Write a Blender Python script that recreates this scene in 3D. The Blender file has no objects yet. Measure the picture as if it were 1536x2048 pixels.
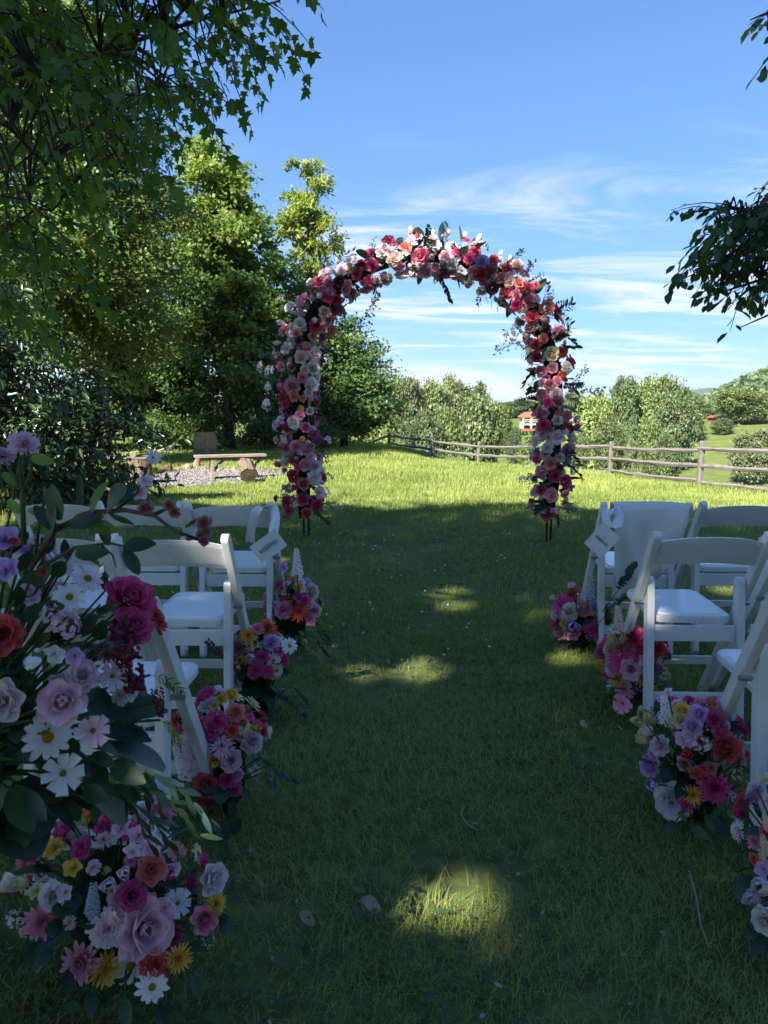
import bpy, bmesh, math, random
import numpy as np
from mathutils import Vector, Matrix

random.seed(7)
rng = np.random.default_rng(7)
rad = math.radians
SC = bpy.context.scene
COL = SC.collection

# ------------------------------------------------------------------ camera, sky, sun, exposure
CAM_H, PITCH, FPX = 1.22, rad(7.8), 1420.0          # eye height, downward pitch, focal length (px of a 1536x2048 frame)
cam_data = bpy.data.cameras.new('camera')
cam_data.sensor_fit = 'VERTICAL'
cam_data.sensor_height = 36.0
cam_data.sensor_width = 27.0
cam_data.lens = FPX / 2048 * 36.0
cam_data.clip_start = 0.05
cam_data.clip_end = 20000
cam_data.dof.use_dof = True
cam_data.dof.focus_distance = 6.0
cam_data.dof.aperture_fstop = 13.0
cam = bpy.data.objects.new('camera', cam_data)
COL.objects.link(cam)
cam.location = (0, 0, CAM_H)
cam.rotation_euler = (rad(90) - PITCH, 0, 0)
SC.camera = cam

SUN_EL = rad(40)
SUN_H = Vector((-0.52, -0.854, 0)).normalized()       # horizontal direction towards the sun: left, behind the camera
S = Vector((SUN_H.x * math.cos(SUN_EL), SUN_H.y * math.cos(SUN_EL), math.sin(SUN_EL)))
sun_data = bpy.data.lights.new('sun', 'SUN')
sun_data.energy = 5.0
sun_data.angle = rad(0.53)
sun_data.color = (1.0, 0.93, 0.82)
sun = bpy.data.objects.new('sun', sun_data)
COL.objects.link(sun)
sun.rotation_euler = S.to_track_quat('Z', 'Y').to_euler()

world = bpy.data.worlds.new('World')
SC.world = world
world.use_nodes = True
wn, wl = world.node_tree.nodes, world.node_tree.links
wn.clear()
def N(t, **kw):
    n = wn.new(t)
    for k, v in kw.items():
        setattr(n, k, v)
    return n
def M_(op, a, b=None, clamp=False):
    n = N('ShaderNodeMath', operation=op, use_clamp=clamp)
    for i, v in enumerate((a, b)):
        if v is None: continue
        if isinstance(v, (int, float)): n.inputs[i].default_value = v
        else: wl.new(v, n.inputs[i])
    return n.outputs[0]
w_out = N('ShaderNodeOutputWorld')
w_bg = N('ShaderNodeBackground')
w_bg.inputs[1].default_value = 0.055
w_sky = N('ShaderNodeTexSky', sky_type='NISHITA', sun_disc=False)
w_sky.sun_elevation = SUN_EL
w_sky.sun_rotation = math.atan2(S.x, S.y)
w_sky.air_density = 1.0
w_sky.dust_density = 0.0
w_sky.ozone_density = 3.0
w_sky.altitude = 0
tc = N('ShaderNodeTexCoord')
sep = N('ShaderNodeSeparateXYZ'); wl.new(tc.outputs['Generated'], sep.inputs[0])
zz = M_('ADD', M_('MAXIMUM', sep.outputs[2], 0.0), 0.06)
comb = N('ShaderNodeCombineXYZ')                      # direction carried to a high flat cloud sheet
wl.new(M_('DIVIDE', sep.outputs[0], zz), comb.inputs[0]); wl.new(M_('DIVIDE', sep.outputs[1], zz), comb.inputs[1])
mp = N('ShaderNodeMapping'); wl.new(comb.outputs[0], mp.inputs[0])
mp.inputs['Rotation'].default_value = (0, 0, rad(-20)); mp.inputs['Scale'].default_value = (0.70, 1.6, 1); mp.inputs['Location'].default_value = (5.3, 32.9, 0)
n1 = N('ShaderNodeTexNoise'); wl.new(mp.outputs[0], n1.inputs['Vector'])
n1.inputs['Scale'].default_value = 1.1; n1.inputs['Detail'].default_value = 9; n1.inputs['Roughness'].default_value = 0.62; n1.inputs['Distortion'].default_value = 0.7
mp2 = N('ShaderNodeMapping'); wl.new(comb.outputs[0], mp2.inputs[0]); mp2.inputs['Location'].default_value = (15.9, 65.8, 0)
n2 = N('ShaderNodeTexNoise'); wl.new(mp2.outputs[0], n2.inputs['Vector'])
n2.inputs['Scale'].default_value = 0.55; n2.inputs['Detail'].default_value = 2
def ramp(v, a, b):
    n = N('ShaderNodeMapRange', interpolation_type='SMOOTHSTEP'); wl.new(v, n.inputs[0])
    n.inputs[1].default_value = a; n.inputs[2].default_value = b
    return n.outputs[0]
cirrus = M_('MULTIPLY', ramp(n1.outputs[0], 0.455, 0.66), ramp(n2.outputs[0], 0.30, 0.46))
cirrus = M_('MULTIPLY', cirrus, ramp(sep.outputs[2], 0.36, 0.22))      # thin cloud lies far off, the zenith is clear
mp3 = N('ShaderNodeMapping'); wl.new(tc.outputs['Generated'], mp3.inputs[0]); mp3.inputs['Scale'].default_value = (9, 9, 30)
n3 = N('ShaderNodeTexNoise'); wl.new(mp3.outputs[0], n3.inputs['Vector']); n3.inputs['Scale'].default_value = 1.0; n3.inputs['Detail'].default_value = 6
up_only = ramp(sep.outputs[2], -0.002, 0.012)
bank = M_('MULTIPLY', ramp(n3.outputs[0], 0.45, 0.62), ramp(sep.outputs[2], 0.085, 0.035))
cloud = M_('MULTIPLY', up_only, M_('MINIMUM', M_('ADD', M_('MULTIPLY', cirrus, 1.0), M_('MULTIPLY', bank, 0.8)), 0.92))
# clean mountain air: deeper blue, softer horizon glare
sepc = N('ShaderNodeSeparateColor'); wl.new(w_sky.outputs[0], sepc.inputs[0])
soft = M_('DIVIDE', 1.1, M_('ADD', M_('MULTIPLY', sepc.outputs[1], 0.157), 1.0))
scl = N('ShaderNodeVectorMath', operation='SCALE'); wl.new(w_sky.outputs[0], scl.inputs[0]); wl.new(soft, scl.inputs['Scale'])
tint = N('ShaderNodeVectorMath', operation='MULTIPLY'); wl.new(scl.outputs[0], tint.inputs[0]); tint.inputs[1].default_value = (0.73, 1.0, 1.28)
cmix = N('ShaderNodeMix', data_type='RGBA'); wl.new(cloud, cmix.inputs[0])
wl.new(tint.outputs[0], cmix.inputs[6]); cmix.inputs[7].default_value = (4.6, 4.85, 5.2, 1)
wl.new(cmix.outputs[2], w_bg.inputs[0]); wl.new(w_bg.outputs[0], w_out.inputs[0])

SC.view_settings.view_transform = 'Standard'
SC.view_settings.look = 'None'
SC.view_settings.exposure = 2.0
SC.view_settings.gamma = 1.0
SC.render.engine = 'CYCLES'
SC.cycles.max_bounces = 5
SC.cycles.diffuse_bounces = 3
SC.cycles.glossy_bounces = 2
SC.cycles.transmission_bounces = 4
SC.cycles.volume_bounces = 0
SC.cycles.use_denoising = True
SC.cycles.use_adaptive_sampling = True
SC.cycles.adaptive_threshold = 0.02
SC.cycles.caustics_reflective = False
SC.cycles.caustics_refractive = False

# ------------------------------------------------------------------ geometry helpers
def ray(px, py):
    dx, dy = (px - 768) / FPX, (1024 - py) / FPX
    c, s = math.cos(PITCH), math.sin(PITCH)
    return Vector((dx, c + dy * s, -s + dy * c))
EYE = Vector((0, 0, CAM_H))
def at_y(px, py, y):
    d = ray(px, py); return EYE + d * (y / d.y)
def at_z(px, py, z=0.0):
    d = ray(px, py); return EYE + d * ((z - CAM_H) / d.z)

def tag(o, label=None, cat=None, group=None, kind=None):
    if label: o['label'] = label
    if cat: o['category'] = cat
    if group: o['group'] = group
    if kind: o['kind'] = kind
    return o
def link(name, me, mat=None, parent=None, mw=None):
    o = bpy.data.objects.new(name, me)
    COL.objects.link(o)
    if mat is not None and me is not None:
        if not me.materials: me.materials.append(mat)
    if parent is not None: o.parent = parent
    if mw is not None: o.matrix_basis = mw
    return o
def empty(name, loc=(0, 0, 0), rz=0):
    o = bpy.data.objects.new(name, None)
    o.empty_display_size = 0.1
    o.location = loc; o.rotation_euler = (0, 0, rz)
    COL.objects.link(o)
    return o
def copy_tree(o, parent=None):
    c = o.copy(); COL.objects.link(c); c.parent = parent
    for ch in list(o.children): copy_tree(ch, c)
    return c

def np_mesh(name, V, T, attrs=None, smooth=False):
    """triangle mesh from arrays; attrs = {name: per-vertex float}"""
    V = np.ascontiguousarray(V, dtype=np.float32).reshape(-1, 3); T = np.ascontiguousarray(T, dtype=np.int32).reshape(-1, 3)
    me = bpy.data.meshes.new(name)
    me.vertices.add(len(V)); me.vertices.foreach_set('co', V.ravel())
    me.loops.add(T.size); me.loops.foreach_set('vertex_index', T.ravel())
    me.polygons.add(len(T)); me.polygons.foreach_set('loop_start', np.arange(0, T.size, 3, dtype=np.int32))
    me.update(calc_edges=True)
    for k, a in (attrs or {}).items():
        at = me.attributes.new(k, 'FLOAT', 'POINT'); at.data.foreach_set('value', np.ascontiguousarray(a, dtype=np.float32))
    if smooth: me.polygons.foreach_set('use_smooth', np.ones(len(T), dtype=bool))
    return me
def unit(a):
    return a / np.maximum(np.linalg.norm(a, axis=-1, keepdims=True), 1e-9)
def frames(d, n):
    y = unit(d); x = unit(np.cross(y, n)); z = np.cross(x, y)
    return np.stack([x, y, z], axis=-1)
def bulk(TV, TT, P, R, Sz):
    """copies of a template joined into one set of arrays"""
    TV = np.asarray(TV, float); TT = np.asarray(TT, int)
    Sz = np.asarray(Sz, float)
    if Sz.ndim == 1: Sz = Sz[:, None]
    V = np.einsum('nij,nkj->nki', R, TV[None] * Sz[:, None, :]) + P[:, None, :]
    T = TT[None] + (np.arange(len(P)) * len(TV))[:, None, None]
    return V.reshape(-1, 3), T.reshape(-1, 3)

class MB:
    """collects quads/tris; one mesh per build()"""
    def __init__(s): s.v, s.f, s.a = [], [], []
    def add(s, V, F, a=0.5):
        o = len(s.v); s.v += [tuple(p) for p in V]; s.f += [tuple(i + o for i in f) for f in F]
        s.a += list(a) if hasattr(a, '__len__') else [a] * len(V)
    def tube(s, pts, radii, n=8, cap=True, a=0.5, jit=0.0):
        pts = [Vector(p) for p in pts]; V, F = [], []
        up = Vector((0.13, 0.31, 0.94)).normalized()
        for i, p in enumerate(pts):
            t = (pts[min(i + 1, len(pts) - 1)] - pts[max(i - 1, 0)]).normalized()
            if abs(t.dot(up)) > 0.95: u = t.cross(Vector((1, 0.1, 0))).normalized()
            else: u = t.cross(up).normalized()
            w = t.cross(u)
            for k in range(n):
                an = 2 * math.pi * k / n
                r = radii[i] * (1 + jit * (random.random() - 0.5))
                V.append(p + (u * math.cos(an) + w * math.sin(an)) * r)
        for i in range(len(pts) - 1):
            for k in range(n):
                F.append((i * n + k, i * n + (k + 1) % n, (i + 1) * n + (k + 1) % n, (i + 1) * n + k))
        if cap:
            F.append(tuple(range(n - 1, -1, -1))); F.append(tuple((len(pts) - 1) * n + k for k in range(n)))
        s.add(V, F, a)
    def box(s, c, d, rot=None, a=0.5):
        c = Vector(c); V = []
        for x in (-1, 1):
            for y in (-1, 1):
                for z in (-1, 1):
                    p = Vector((x * d[0] / 2, y * d[1] / 2, z * d[2] / 2))
                    V.append(c + (rot @ p if rot else p))
        s.add(V, [(0, 1, 3, 2), (4, 6, 7, 5), (0, 4, 5, 1), (2, 3, 7, 6), (0, 2, 6, 4), (1, 5, 7, 3)], a)
    def mesh(s, name, smooth=False, bevel=0.0, seg=2):
        me = bpy.data.meshes.new(name); me.from_pydata([tuple(p) for p in s.v], [], s.f)
        at = me.attributes.new('var', 'FLOAT', 'POINT'); at.data.foreach_set('value', np.array(s.a, dtype=np.float32))
        if bevel:
            bm = bmesh.new(); bm.from_mesh(me)
            bmesh.ops.recalc_face_normals(bm, faces=bm.faces)
            bmesh.ops.bevel(bm, geom=list(bm.edges), offset=bevel, segments=seg, affect='EDGES', profile=0.6)
            bm.to_mesh(me); bm.free()
        if smooth: me.polygons.foreach_set('use_smooth', np.ones(len(me.polygons), dtype=bool))
        me.update()
        return me
    def build(s, name, mat, parent=None, smooth=False, bevel=0.0, mw=None):
        return link(name, s.mesh(name, smooth, bevel), mat, parent, mw)

def vnoise(x, y, seed=0):
    """smooth value noise on arrays"""
    x = np.asarray(x, float); y = np.asarray(y, float)
    xi, yi = np.floor(x).astype(int), np.floor(y).astype(int); xf, yf = x - xi, y - yi
    def h(a, b):
        n = (a * 374761393 + b * 668265263 + seed * 69069) & 0x7fffffff
        n = ((n ^ (n >> 13)) * 1274126177) & 0x7fffffff
        return ((n ^ (n >> 16)) & 0xffff) / 65535.0
    u, v = xf * xf * (3 - 2 * xf), yf * yf * (3 - 2 * yf)
    return (h(xi, yi) * (1 - u) + h(xi + 1, yi) * u) * (1 - v) + (h(xi, yi + 1) * (1 - u) + h(xi + 1, yi + 1) * u) * v
def fbm(x, y, seed=0, o=3):
    r = 0; a = 0.5
    for i in range(o):
        r = r + a * vnoise(np.asarray(x) * 2 ** i, np.asarray(y) * 2 ** i, seed + i); a *= 0.5
    return r / (1 - 0.5 ** o)

# ------------------------------------------------------------------ materials
def new_mat(name):
    m = bpy.data.materials.new(name); m.use_nodes = True
    nt = m.node_tree; nt.nodes.clear()
    return m, nt, nt.nodes.new('ShaderNodeOutputMaterial')
def mixrgb(nt, fac, a, b, mode='MIX'):
    n = nt.nodes.new('ShaderNodeMix'); n.data_type = 'RGBA'; n.blend_type = mode; n.clamp_factor = False
    for i, v in ((0, fac), (6, a), (7, b)):
        if isinstance(v, (int, float)): n.inputs[i].default_value = v
        elif isinstance(v, (tuple, list)): n.inputs[i].default_value = tuple(v)[:3] + (1,)
        else: nt.links.new(v, n.inputs[i])
    return n.outputs[2]
def noise(nt, scale, detail=4, coord='Object', stretch=None, rough=0.55):
    t = nt.nodes.new('ShaderNodeTexCoord'); n = nt.nodes.new('ShaderNodeTexNoise'); src = t.outputs[coord]
    if stretch:
        mp = nt.nodes.new('ShaderNodeMapping'); mp.inputs['Scale'].default_value = stretch
        nt.links.new(src, mp.inputs[0]); src = mp.outputs[0]
    nt.links.new(src, n.inputs['Vector'])
    n.inputs['Scale'].default_value = scale; n.inputs['Detail'].default_value = detail; n.inputs['Roughness'].default_value = rough
    return n.outputs[0]
def mrange(nt, v, a, b, c=0.0, d=1.0):
    n = nt.nodes.new('ShaderNodeMapRange'); nt.links.new(v, n.inputs[0])
    for i, x in enumerate((a, b, c, d)): n.inputs[i + 1].default_value = x
    return n.outputs[0]
def principled(nt, color, rough=0.6, spec=0.5, bump=None, bstr=0.3, bdist=0.01):
    p = nt.nodes.new('ShaderNodeBsdfPrincipled')
    if isinstance(color, (tuple, list)): p.inputs['Base Color'].default_value = tuple(color)[:3] + (1,)
    else: nt.links.new(color, p.inputs['Base Color'])
    if isinstance(rough, (int, float)): p.inputs['Roughness'].default_value = rough
    else: nt.links.new(rough, p.inputs['Roughness'])
    p.inputs['Specular IOR Level'].default_value = spec
    if bump is not None:
        b = nt.nodes.new('ShaderNodeBump'); b.inputs['Strength'].default_value = bstr; b.inputs['Distance'].default_value = bdist
        nt.links.new(bump, b.inputs['Height']); nt.links.new(b.outputs[0], p.inputs['Normal'])
    return p
def with_translucent(nt, p, color, fac):
    t = nt.nodes.new('ShaderNodeBsdfTranslucent')
    if isinstance(color, (tuple, list)): t.inputs[0].default_value = tuple(color)[:3] + (1,)
    else: nt.links.new(color, t.inputs[0])
    m = nt.nodes.new('ShaderNodeMixShader'); m.inputs[0].default_value = fac
    nt.links.new(p.outputs[0], m.inputs[1]); nt.links.new(t.outputs[0], m.inputs[2])
    return m
def leaf_mat(name, c1, c2, trans=0.35, tcol=(1.5, 1.35, 0.5), rough=0.5, spec=0.35, per_object=False, tone=0.0):
    m, nt, out = new_mat(name)
    if per_object: v = nt.nodes.new('ShaderNodeObjectInfo').outputs['Random']
    else:
        a = nt.nodes.new('ShaderNodeAttribute'); a.attribute_name = 'var'; v = a.outputs['Fac']
    c = mixrgb(nt, v, c1, c2)
    if tone:                                                # each tree of a wood has its own green
        rnd_ = mrange(nt, nt.nodes.new('ShaderNodeObjectInfo').outputs['Random'], 0, 1)
        c = mixrgb(nt, 1.0, c, mixrgb(nt, rnd_, (1 - tone, 1 - tone, 1 - tone), (1 + tone, 1 + tone * 0.8, 1 + tone)), 'MULTIPLY')
    tc_ = mixrgb(nt, 1.0, c, tcol, 'MULTIPLY')
    p = principled(nt, c, rough, spec)
    nt.links.new(with_translucent(nt, p, tc_, trans).outputs[0], out.inputs[0])
    return m
def plain(name, color, rough=0.6, spec=0.5, var=0.0, scale=8.0, bump=0.0, stretch=None, metallic=0.0, bdist=0.01):
    m, nt, out = new_mat(name)
    if var or bump:
        nz = noise(nt, scale, 6, 'Object', stretch)
        c = mixrgb(nt, mrange(nt, nz, 0.3, 0.7), tuple(x * (1 - var) for x in color), tuple(min(1, x * (1 + var)) for x in color))
    else: nz, c = None, color
    p = principled(nt, c, rough, spec, nz if bump else None, bump, bdist)
    p.inputs['Metallic'].default_value = metallic
    nt.links.new(p.outputs[0], out.inputs[0])
    return m

def ground_mat():
    m, nt, out = new_mat('lawn_earth')
    geo = nt.nodes.new('ShaderNodeNewGeometry')
    n1 = noise(nt, 1.3, 5, 'Object'); n2 = noise(nt, 14, 5, 'Object'); n3 = noise(nt, 0.035, 4, 'Object')
    soil = mixrgb(nt, mrange(nt, n2, 0.35, 0.65), (0.055, 0.070, 0.024), (0.120, 0.145, 0.046))
    grass = mixrgb(nt, mrange(nt, n2, 0.3, 0.7), (0.065, 0.105, 0.028), (0.130, 0.175, 0.048))
    near = mixrgb(nt, mrange(nt, n1, 0.42, 0.62), soil, grass)
    past = mixrgb(nt, mrange(nt, n3, 0.3, 0.7), (0.085, 0.125, 0.030), (0.125, 0.160, 0.045))
    past = mixrgb(nt, mrange(nt, noise(nt, 0.5, 6, 'Object'), 0.35, 0.7), past, (0.075, 0.10, 0.026))
    ln = nt.nodes.new('ShaderNodeVectorMath'); ln.operation = 'LENGTH'; nt.links.new(geo.outputs['Position'], ln.inputs[0])
    c = mixrgb(nt, mrange(nt, ln.outputs['Value'], 10, 30), near, past)
    p = principled(nt, c, 0.9, 0.15, n2, 0.5, 0.02)
    nt.links.new(p.outputs[0], out.inputs[0])
    return m
def petal_mat():
    m, nt, out = new_mat('silk_petal')
    oi = nt.nodes.new('ShaderNodeObjectInfo')
    a = nt.nodes.new('ShaderNodeAttribute'); a.attribute_name = 'var'
    deep = mixrgb(nt, 1.0, oi.outputs['Color'], (0.90, 0.72, 0.78), 'MULTIPLY')
    pale = mixrgb(nt, 0.16, oi.outputs['Color'], (0.9, 0.84, 0.86))
    c = mixrgb(nt, a.outputs['Fac'], deep, pale)
    mott = noise(nt, 7, 5, 'Object', (1, 1, 2.5), 0.7)
    c = mixrgb(nt, mrange(nt, mott, 0.42, 0.72, 0.0, 0.5), c, deep)
    p = principled(nt, c, 0.75, 0.15, noise(nt, 60, 3, 'Object', (1, 1, 1)), 0.15, 0.004)
    nt.links.new(with_translucent(nt, p, c, 0.38).outputs[0], out.inputs[0])
    return m
def bark_mat(name, c1, c2, stretch=(9, 9, 1.6)):
    m, nt, out = new_mat(name)
    nz = noise(nt, 2.2, 8, 'Object', stretch, 0.65)
    c = mixrgb(nt, mrange(nt, nz, 0.35, 0.65), c1, c2)
    p = principled(nt, c, 0.9, 0.1, nz, 0.8, 0.03)
    nt.links.new(p.outputs[0], out.inputs[0])
    return m
def wood_mat(name, c1, c2, stretch):
    m, nt, out = new_mat(name)
    g = noise(nt, 3.0, 8, 'Object', stretch, 0.7); b = noise(nt, 1.1, 3, 'Object')
    c = mixrgb(nt, mrange(nt, g, 0.32, 0.68), c1, c2)
    c = mixrgb(nt, mrange(nt, b, 0.35, 0.8, 0, 0.45), c, tuple(x * 0.55 for x in c1))
    p = principled(nt, c, 0.85, 0.15, g, 0.6, 0.01)
    nt.links.new(p.outputs[0], out.inputs[0])
    return m

M = {}
M['ground'] = ground_mat()
M['petal'] = petal_mat()
M['grass'] = leaf_mat('grass_blades', (0.090, 0.168, 0.030), (0.300, 0.350, 0.102), 0.42, (1.25, 1.25, 0.6), 0.6, 0.12)
M['maple'] = leaf_mat('maple_leaf', (0.036, 0.082, 0.014), (0.085, 0.150, 0.026), 0.45, (2.0, 1.9, 0.5), 0.45, 0.4)
M['maple_o'] = leaf_mat('maple_leaf_single', (0.036, 0.082, 0.014), (0.085, 0.150, 0.026), 0.45, (2.0, 1.9, 0.5), 0.45, 0.4, True)
M['cherry'] = leaf_mat('cherry_leaf', (0.026, 0.066, 0.022), (0.070, 0.125, 0.034), 0.4, (1.6, 1.5, 0.5), 0.4, 0.45)
M['cherry_o'] = leaf_mat('cherry_leaf_single', (0.026, 0.066, 0.022), (0.070, 0.125, 0.034), 0.4, (1.6, 1.5, 0.5), 0.4, 0.45, True)
M['shrub'] = leaf_mat('laurel_leaf', (0.016, 0.040, 0.014), (0.040, 0.075, 0.022), 0.18, (1.5, 1.4, 0.4), 0.32, 0.55)
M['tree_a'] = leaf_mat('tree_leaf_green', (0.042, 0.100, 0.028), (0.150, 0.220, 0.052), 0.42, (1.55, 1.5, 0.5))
M['tree_b'] = leaf_mat('tree_leaf_dark', (0.030, 0.076, 0.026), (0.095, 0.160, 0.044), 0.35, (1.5, 1.5, 0.6))
M['tree_c'] = leaf_mat('tree_leaf_olive', (0.055, 0.105, 0.030), (0.150, 0.195, 0.060), 0.42, (1.5, 1.45, 0.55))
M['tree_d'] = leaf_mat('tree_leaf_pale', (0.124, 0.195, 0.040), (0.254, 0.313, 0.077), 0.45, (1.5, 1.4, 0.5))
M['tree_e'] = leaf_mat('tree_leaf_conifer', (0.053, 0.100, 0.040), (0.106, 0.165, 0.057), 0.2, (1.4, 1.3, 0.6))
M['tree_f'] = leaf_mat('tree_leaf_brownish', (0.080, 0.120, 0.046), (0.165, 0.180, 0.085), 0.3, (1.4, 1.3, 0.7))
M['bark'] = bark_mat('bark_grey', (0.055, 0.045, 0.036), (0.16, 0.14, 0.12))
M['bark_dark'] = bark_mat('bark_dark', (0.022, 0.018, 0.015), (0.065, 0.055, 0.045))
M['stem'] = plain('green_stem', (0.045, 0.085, 0.022), 0.6, 0.3, 0.2)
M['fleaf'] = leaf_mat('silk_leaf', (0.012, 0.038, 0.022), (0.045, 0.095, 0.040), 0.15, (1.4, 1.4, 0.6), 0.45, 0.4, True)
M['fleaf_blue'] = leaf_mat('eucalyptus_leaf', (0.018, 0.050, 0.044), (0.055, 0.105, 0.092), 0.12, (1.2, 1.3, 0.9), 0.5, 0.35, True)
M['fleaf_light'] = leaf_mat('fresh_leaf', (0.09, 0.17, 0.03), (0.20, 0.28, 0.06), 0.3, (1.3, 1.3, 0.6), 0.5, 0.35, True)
M['spray_dark'] = leaf_mat('ruscus_leaf', (0.010, 0.028, 0.018), (0.035, 0.062, 0.036), 0.15, (1.4, 1.4, 0.7), 0.45, 0.4, True)
M['spray_pale'] = leaf_mat('pale_sprig', (0.16, 0.21, 0.17), (0.30, 0.34, 0.27), 0.25, (1.1, 1.1, 0.9), 0.6, 0.2, True)
M['white'] = plain('white_resin', (0.68, 0.69, 0.69), 0.32, 0.5, 0.07, 9.0)
M['seat_pad'] = plain('white_seat_pad', (0.86, 0.87, 0.87), 0.22, 0.5, 0.03, 5.0)
M['rivet'] = plain('steel_rivet', (0.45, 0.45, 0.46), 0.35, 0.5, metallic=1.0)
M['paper'] = plain('sign_card', (0.72, 0.70, 0.66), 0.8, 0.2, 0.03, 20)
M['ink'] = plain('sign_ink', (0.03, 0.03, 0.035), 0.7, 0.2)
M['satin'] = plain('satin_ribbon', (0.80, 0.80, 0.79), 0.4, 0.5, 0.04, 12)
M['cloth'] = plain('cream_cloth', (0.72, 0.70, 0.66), 0.85, 0.15, 0.05, 9, 0.15)
M['bronze'] = plain('bronze_pole', (0.16, 0.10, 0.05), 0.4, 0.5, 0.2, 20, metallic=0.6)
M['moss'] = plain('dark_floral_foam', (0.012, 0.025, 0.014), 0.95, 0.1, 0.4, 30, 0.6)
M['center'] = plain('flower_eye', (0.62, 0.34, 0.03), 0.9, 0.1, 0.3, 90, 0.8)
M['fence'] = wood_mat('weathered_fence', (0.090, 0.082, 0.074), (0.235, 0.218, 0.198), (14, 2.0, 14))
M['fence_v'] = wood_mat('weathered_post', (0.080, 0.072, 0.064), (0.19, 0.175, 0.158), (14, 14, 2.0))
M['plank'] = wood_mat('bench_wood', (0.15, 0.13, 0.105), (0.31, 0.27, 0.22), (2, 14, 14))
M['cutwood'] = wood_mat('cut_log_wood', (0.16, 0.135, 0.105), (0.30, 0.255, 0.20), (5, 5, 5))
M['endwood'] = wood_mat('old_log_end', (0.10, 0.068, 0.042), (0.20, 0.14, 0.09), (8, 8, 8))
M['log_bark'] = bark_mat('log_bark', (0.075, 0.056, 0.042), (0.20, 0.155, 0.12))
M['gravel'] = leaf_mat('gravel_stone', (0.065, 0.060, 0.060), (0.235, 0.225, 0.22), 0.0, (1, 1, 1), 0.85, 0.2)
M['gravel_bed'] = plain('gravel_bed', (0.11, 0.10, 0.09), 0.95, 0.1, 0.4, 30, 0.6)
M['rock'] = plain('red_clay_rock', (0.27, 0.17, 0.115), 0.9, 0.15, 0.35, 7, 0.8, bdist=0.04)
M['dead'] = plain('bleached_branch', (0.34, 0.30, 0.25), 0.8, 0.2, 0.2, 12)
M['deadleaf'] = plain('dry_leaf', (0.30, 0.25, 0.19), 0.8, 0.2, 0.25, 30)
M['clover'] = plain('clover_bloom', (0.72, 0.72, 0.66), 0.9, 0.1)
M['berry'] = plain('burgundy_berry', (0.13, 0.006, 0.022), 0.5, 0.4, 0.3, 40)
M['hwall'] = plain('house_white', (0.50, 0.47, 0.44), 0.8, 0.2, 0.05, 2)
M['hroof'] = plain('red_roof', (0.28, 0.10, 0.065), 0.7, 0.25, 0.2, 3)
M['hglass'] = plain('dark_window', (0.04, 0.05, 0.06), 0.1, 0.6)
M['hred'] = plain('red_barn_wood', (0.26, 0.07, 0.045), 0.8, 0.2, 0.2, 3)
M['forest'] = plain('forest_slope', (0.045, 0.075, 0.026), 0.95, 0.1, 0.5, 0.05, 0.6, bdist=3)
M['ridge'] = plain('far_forest', (0.04, 0.06, 0.03), 0.95, 0.1, 0.3, 0.005)

for k_, (a_, b_) in dict(a=((0.070, 0.125, 0.036), (0.185, 0.245, 0.075)), b=((0.050, 0.095, 0.036), (0.125, 0.180, 0.060)), c=((0.075, 0.125, 0.045), (0.165, 0.215, 0.080)), d=((0.110, 0.175, 0.045), (0.210, 0.275, 0.078)),
                         e=((0.065, 0.110, 0.048), (0.130, 0.185, 0.070)), f=((0.085, 0.125, 0.052), (0.170, 0.195, 0.090))).items():
    M['far_' + k_] = leaf_mat('far_leaf_' + k_, a_, b_, 0.3, (1.35, 1.3, 0.6), tone=0.32)
# ------------------------------------------------------------------ terrain
FY = [-60, -20, 11, 15.4, 19.6, 27, 30, 34, 40, 60, 120, 400]
FX = [12, 10, 8.4, 7.5, 6.8, 4.5, 2.6, -2.6, -11, -44, -140, -600]
def gz(x, y):
    x = np.asarray(x, float); y = np.asarray(y, float)
    xf = np.interp(y, FY, FX); xi = np.minimum(x, xf)
    s = np.clip(0.006 + 0.0042 * np.clip(xi, -3, 8), 0.002, 0.05)
    z = -s * np.clip(y - 6, 0, 28)
    ty = np.clip((y - 20) / 9, 0, 1); tx = np.clip(xi / 2.5, 0, 1)
    z = z - 0.36 * ty * ty * (3 - 2 * ty) * tx * tx * (3 - 2 * tx)
    e = np.clip(x - xf - 0.5, 0, None)
    z = z - 9.0 * (1 - np.exp(-e / 45.0))
    D = np.hypot(x, y); az = x / np.maximum(np.abs(y), 1)
    t = np.clip((D - 95) / 110, 0, 1); t = t * t * (3 - 2 * t)
    t = t + np.clip((D - 205) / 1500, 0, 1) * 0.6
    A = np.interp(az, [-1, 0, 0.2, 0.35, 0.5, 1], [8, 8, 9, 9.6, 10.6, 14])
    z = z + t * A * np.clip(e / 60, 0, 1)
    return z + (fbm(x / 26, y / 26, 5) - 0.5) * 1.6 * np.clip((D - 45) / 60, 0, 1)
def gzf(x, y): return float(gz(x, y))

def build_ground():
    nr, ns = 210, 260
    r = np.concatenate([[0.0], np.geomspace(0.4, 5800, nr - 1)])
    a = np.linspace(0, 2 * np.pi, ns, endpoint=False)
    X = r[:, None] * np.cos(a)[None]; Y = r[:, None] * np.sin(a)[None]
    Z = gz(X, Y)
    i, j = np.meshgrid(np.arange(nr - 1), np.arange(ns), indexing='ij'); jn = (j + 1) % ns
    a0, b0, c0, d0 = i * ns + j, (i + 1) * ns + j, (i + 1) * ns + jn, i * ns + jn
    T = np.concatenate([np.stack([a0, b0, c0], -1).reshape(-1, 3), np.stack([a0, c0, d0], -1).reshape(-1, 3)])
    me = np_mesh('ground', np.stack([X, Y, Z], -1), T, smooth=True)
    tag(link('ground', me, M['ground']), 'grassy lawn falling away to green pasture in the valley', 'ground', kind='structure')
build_ground()

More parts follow.
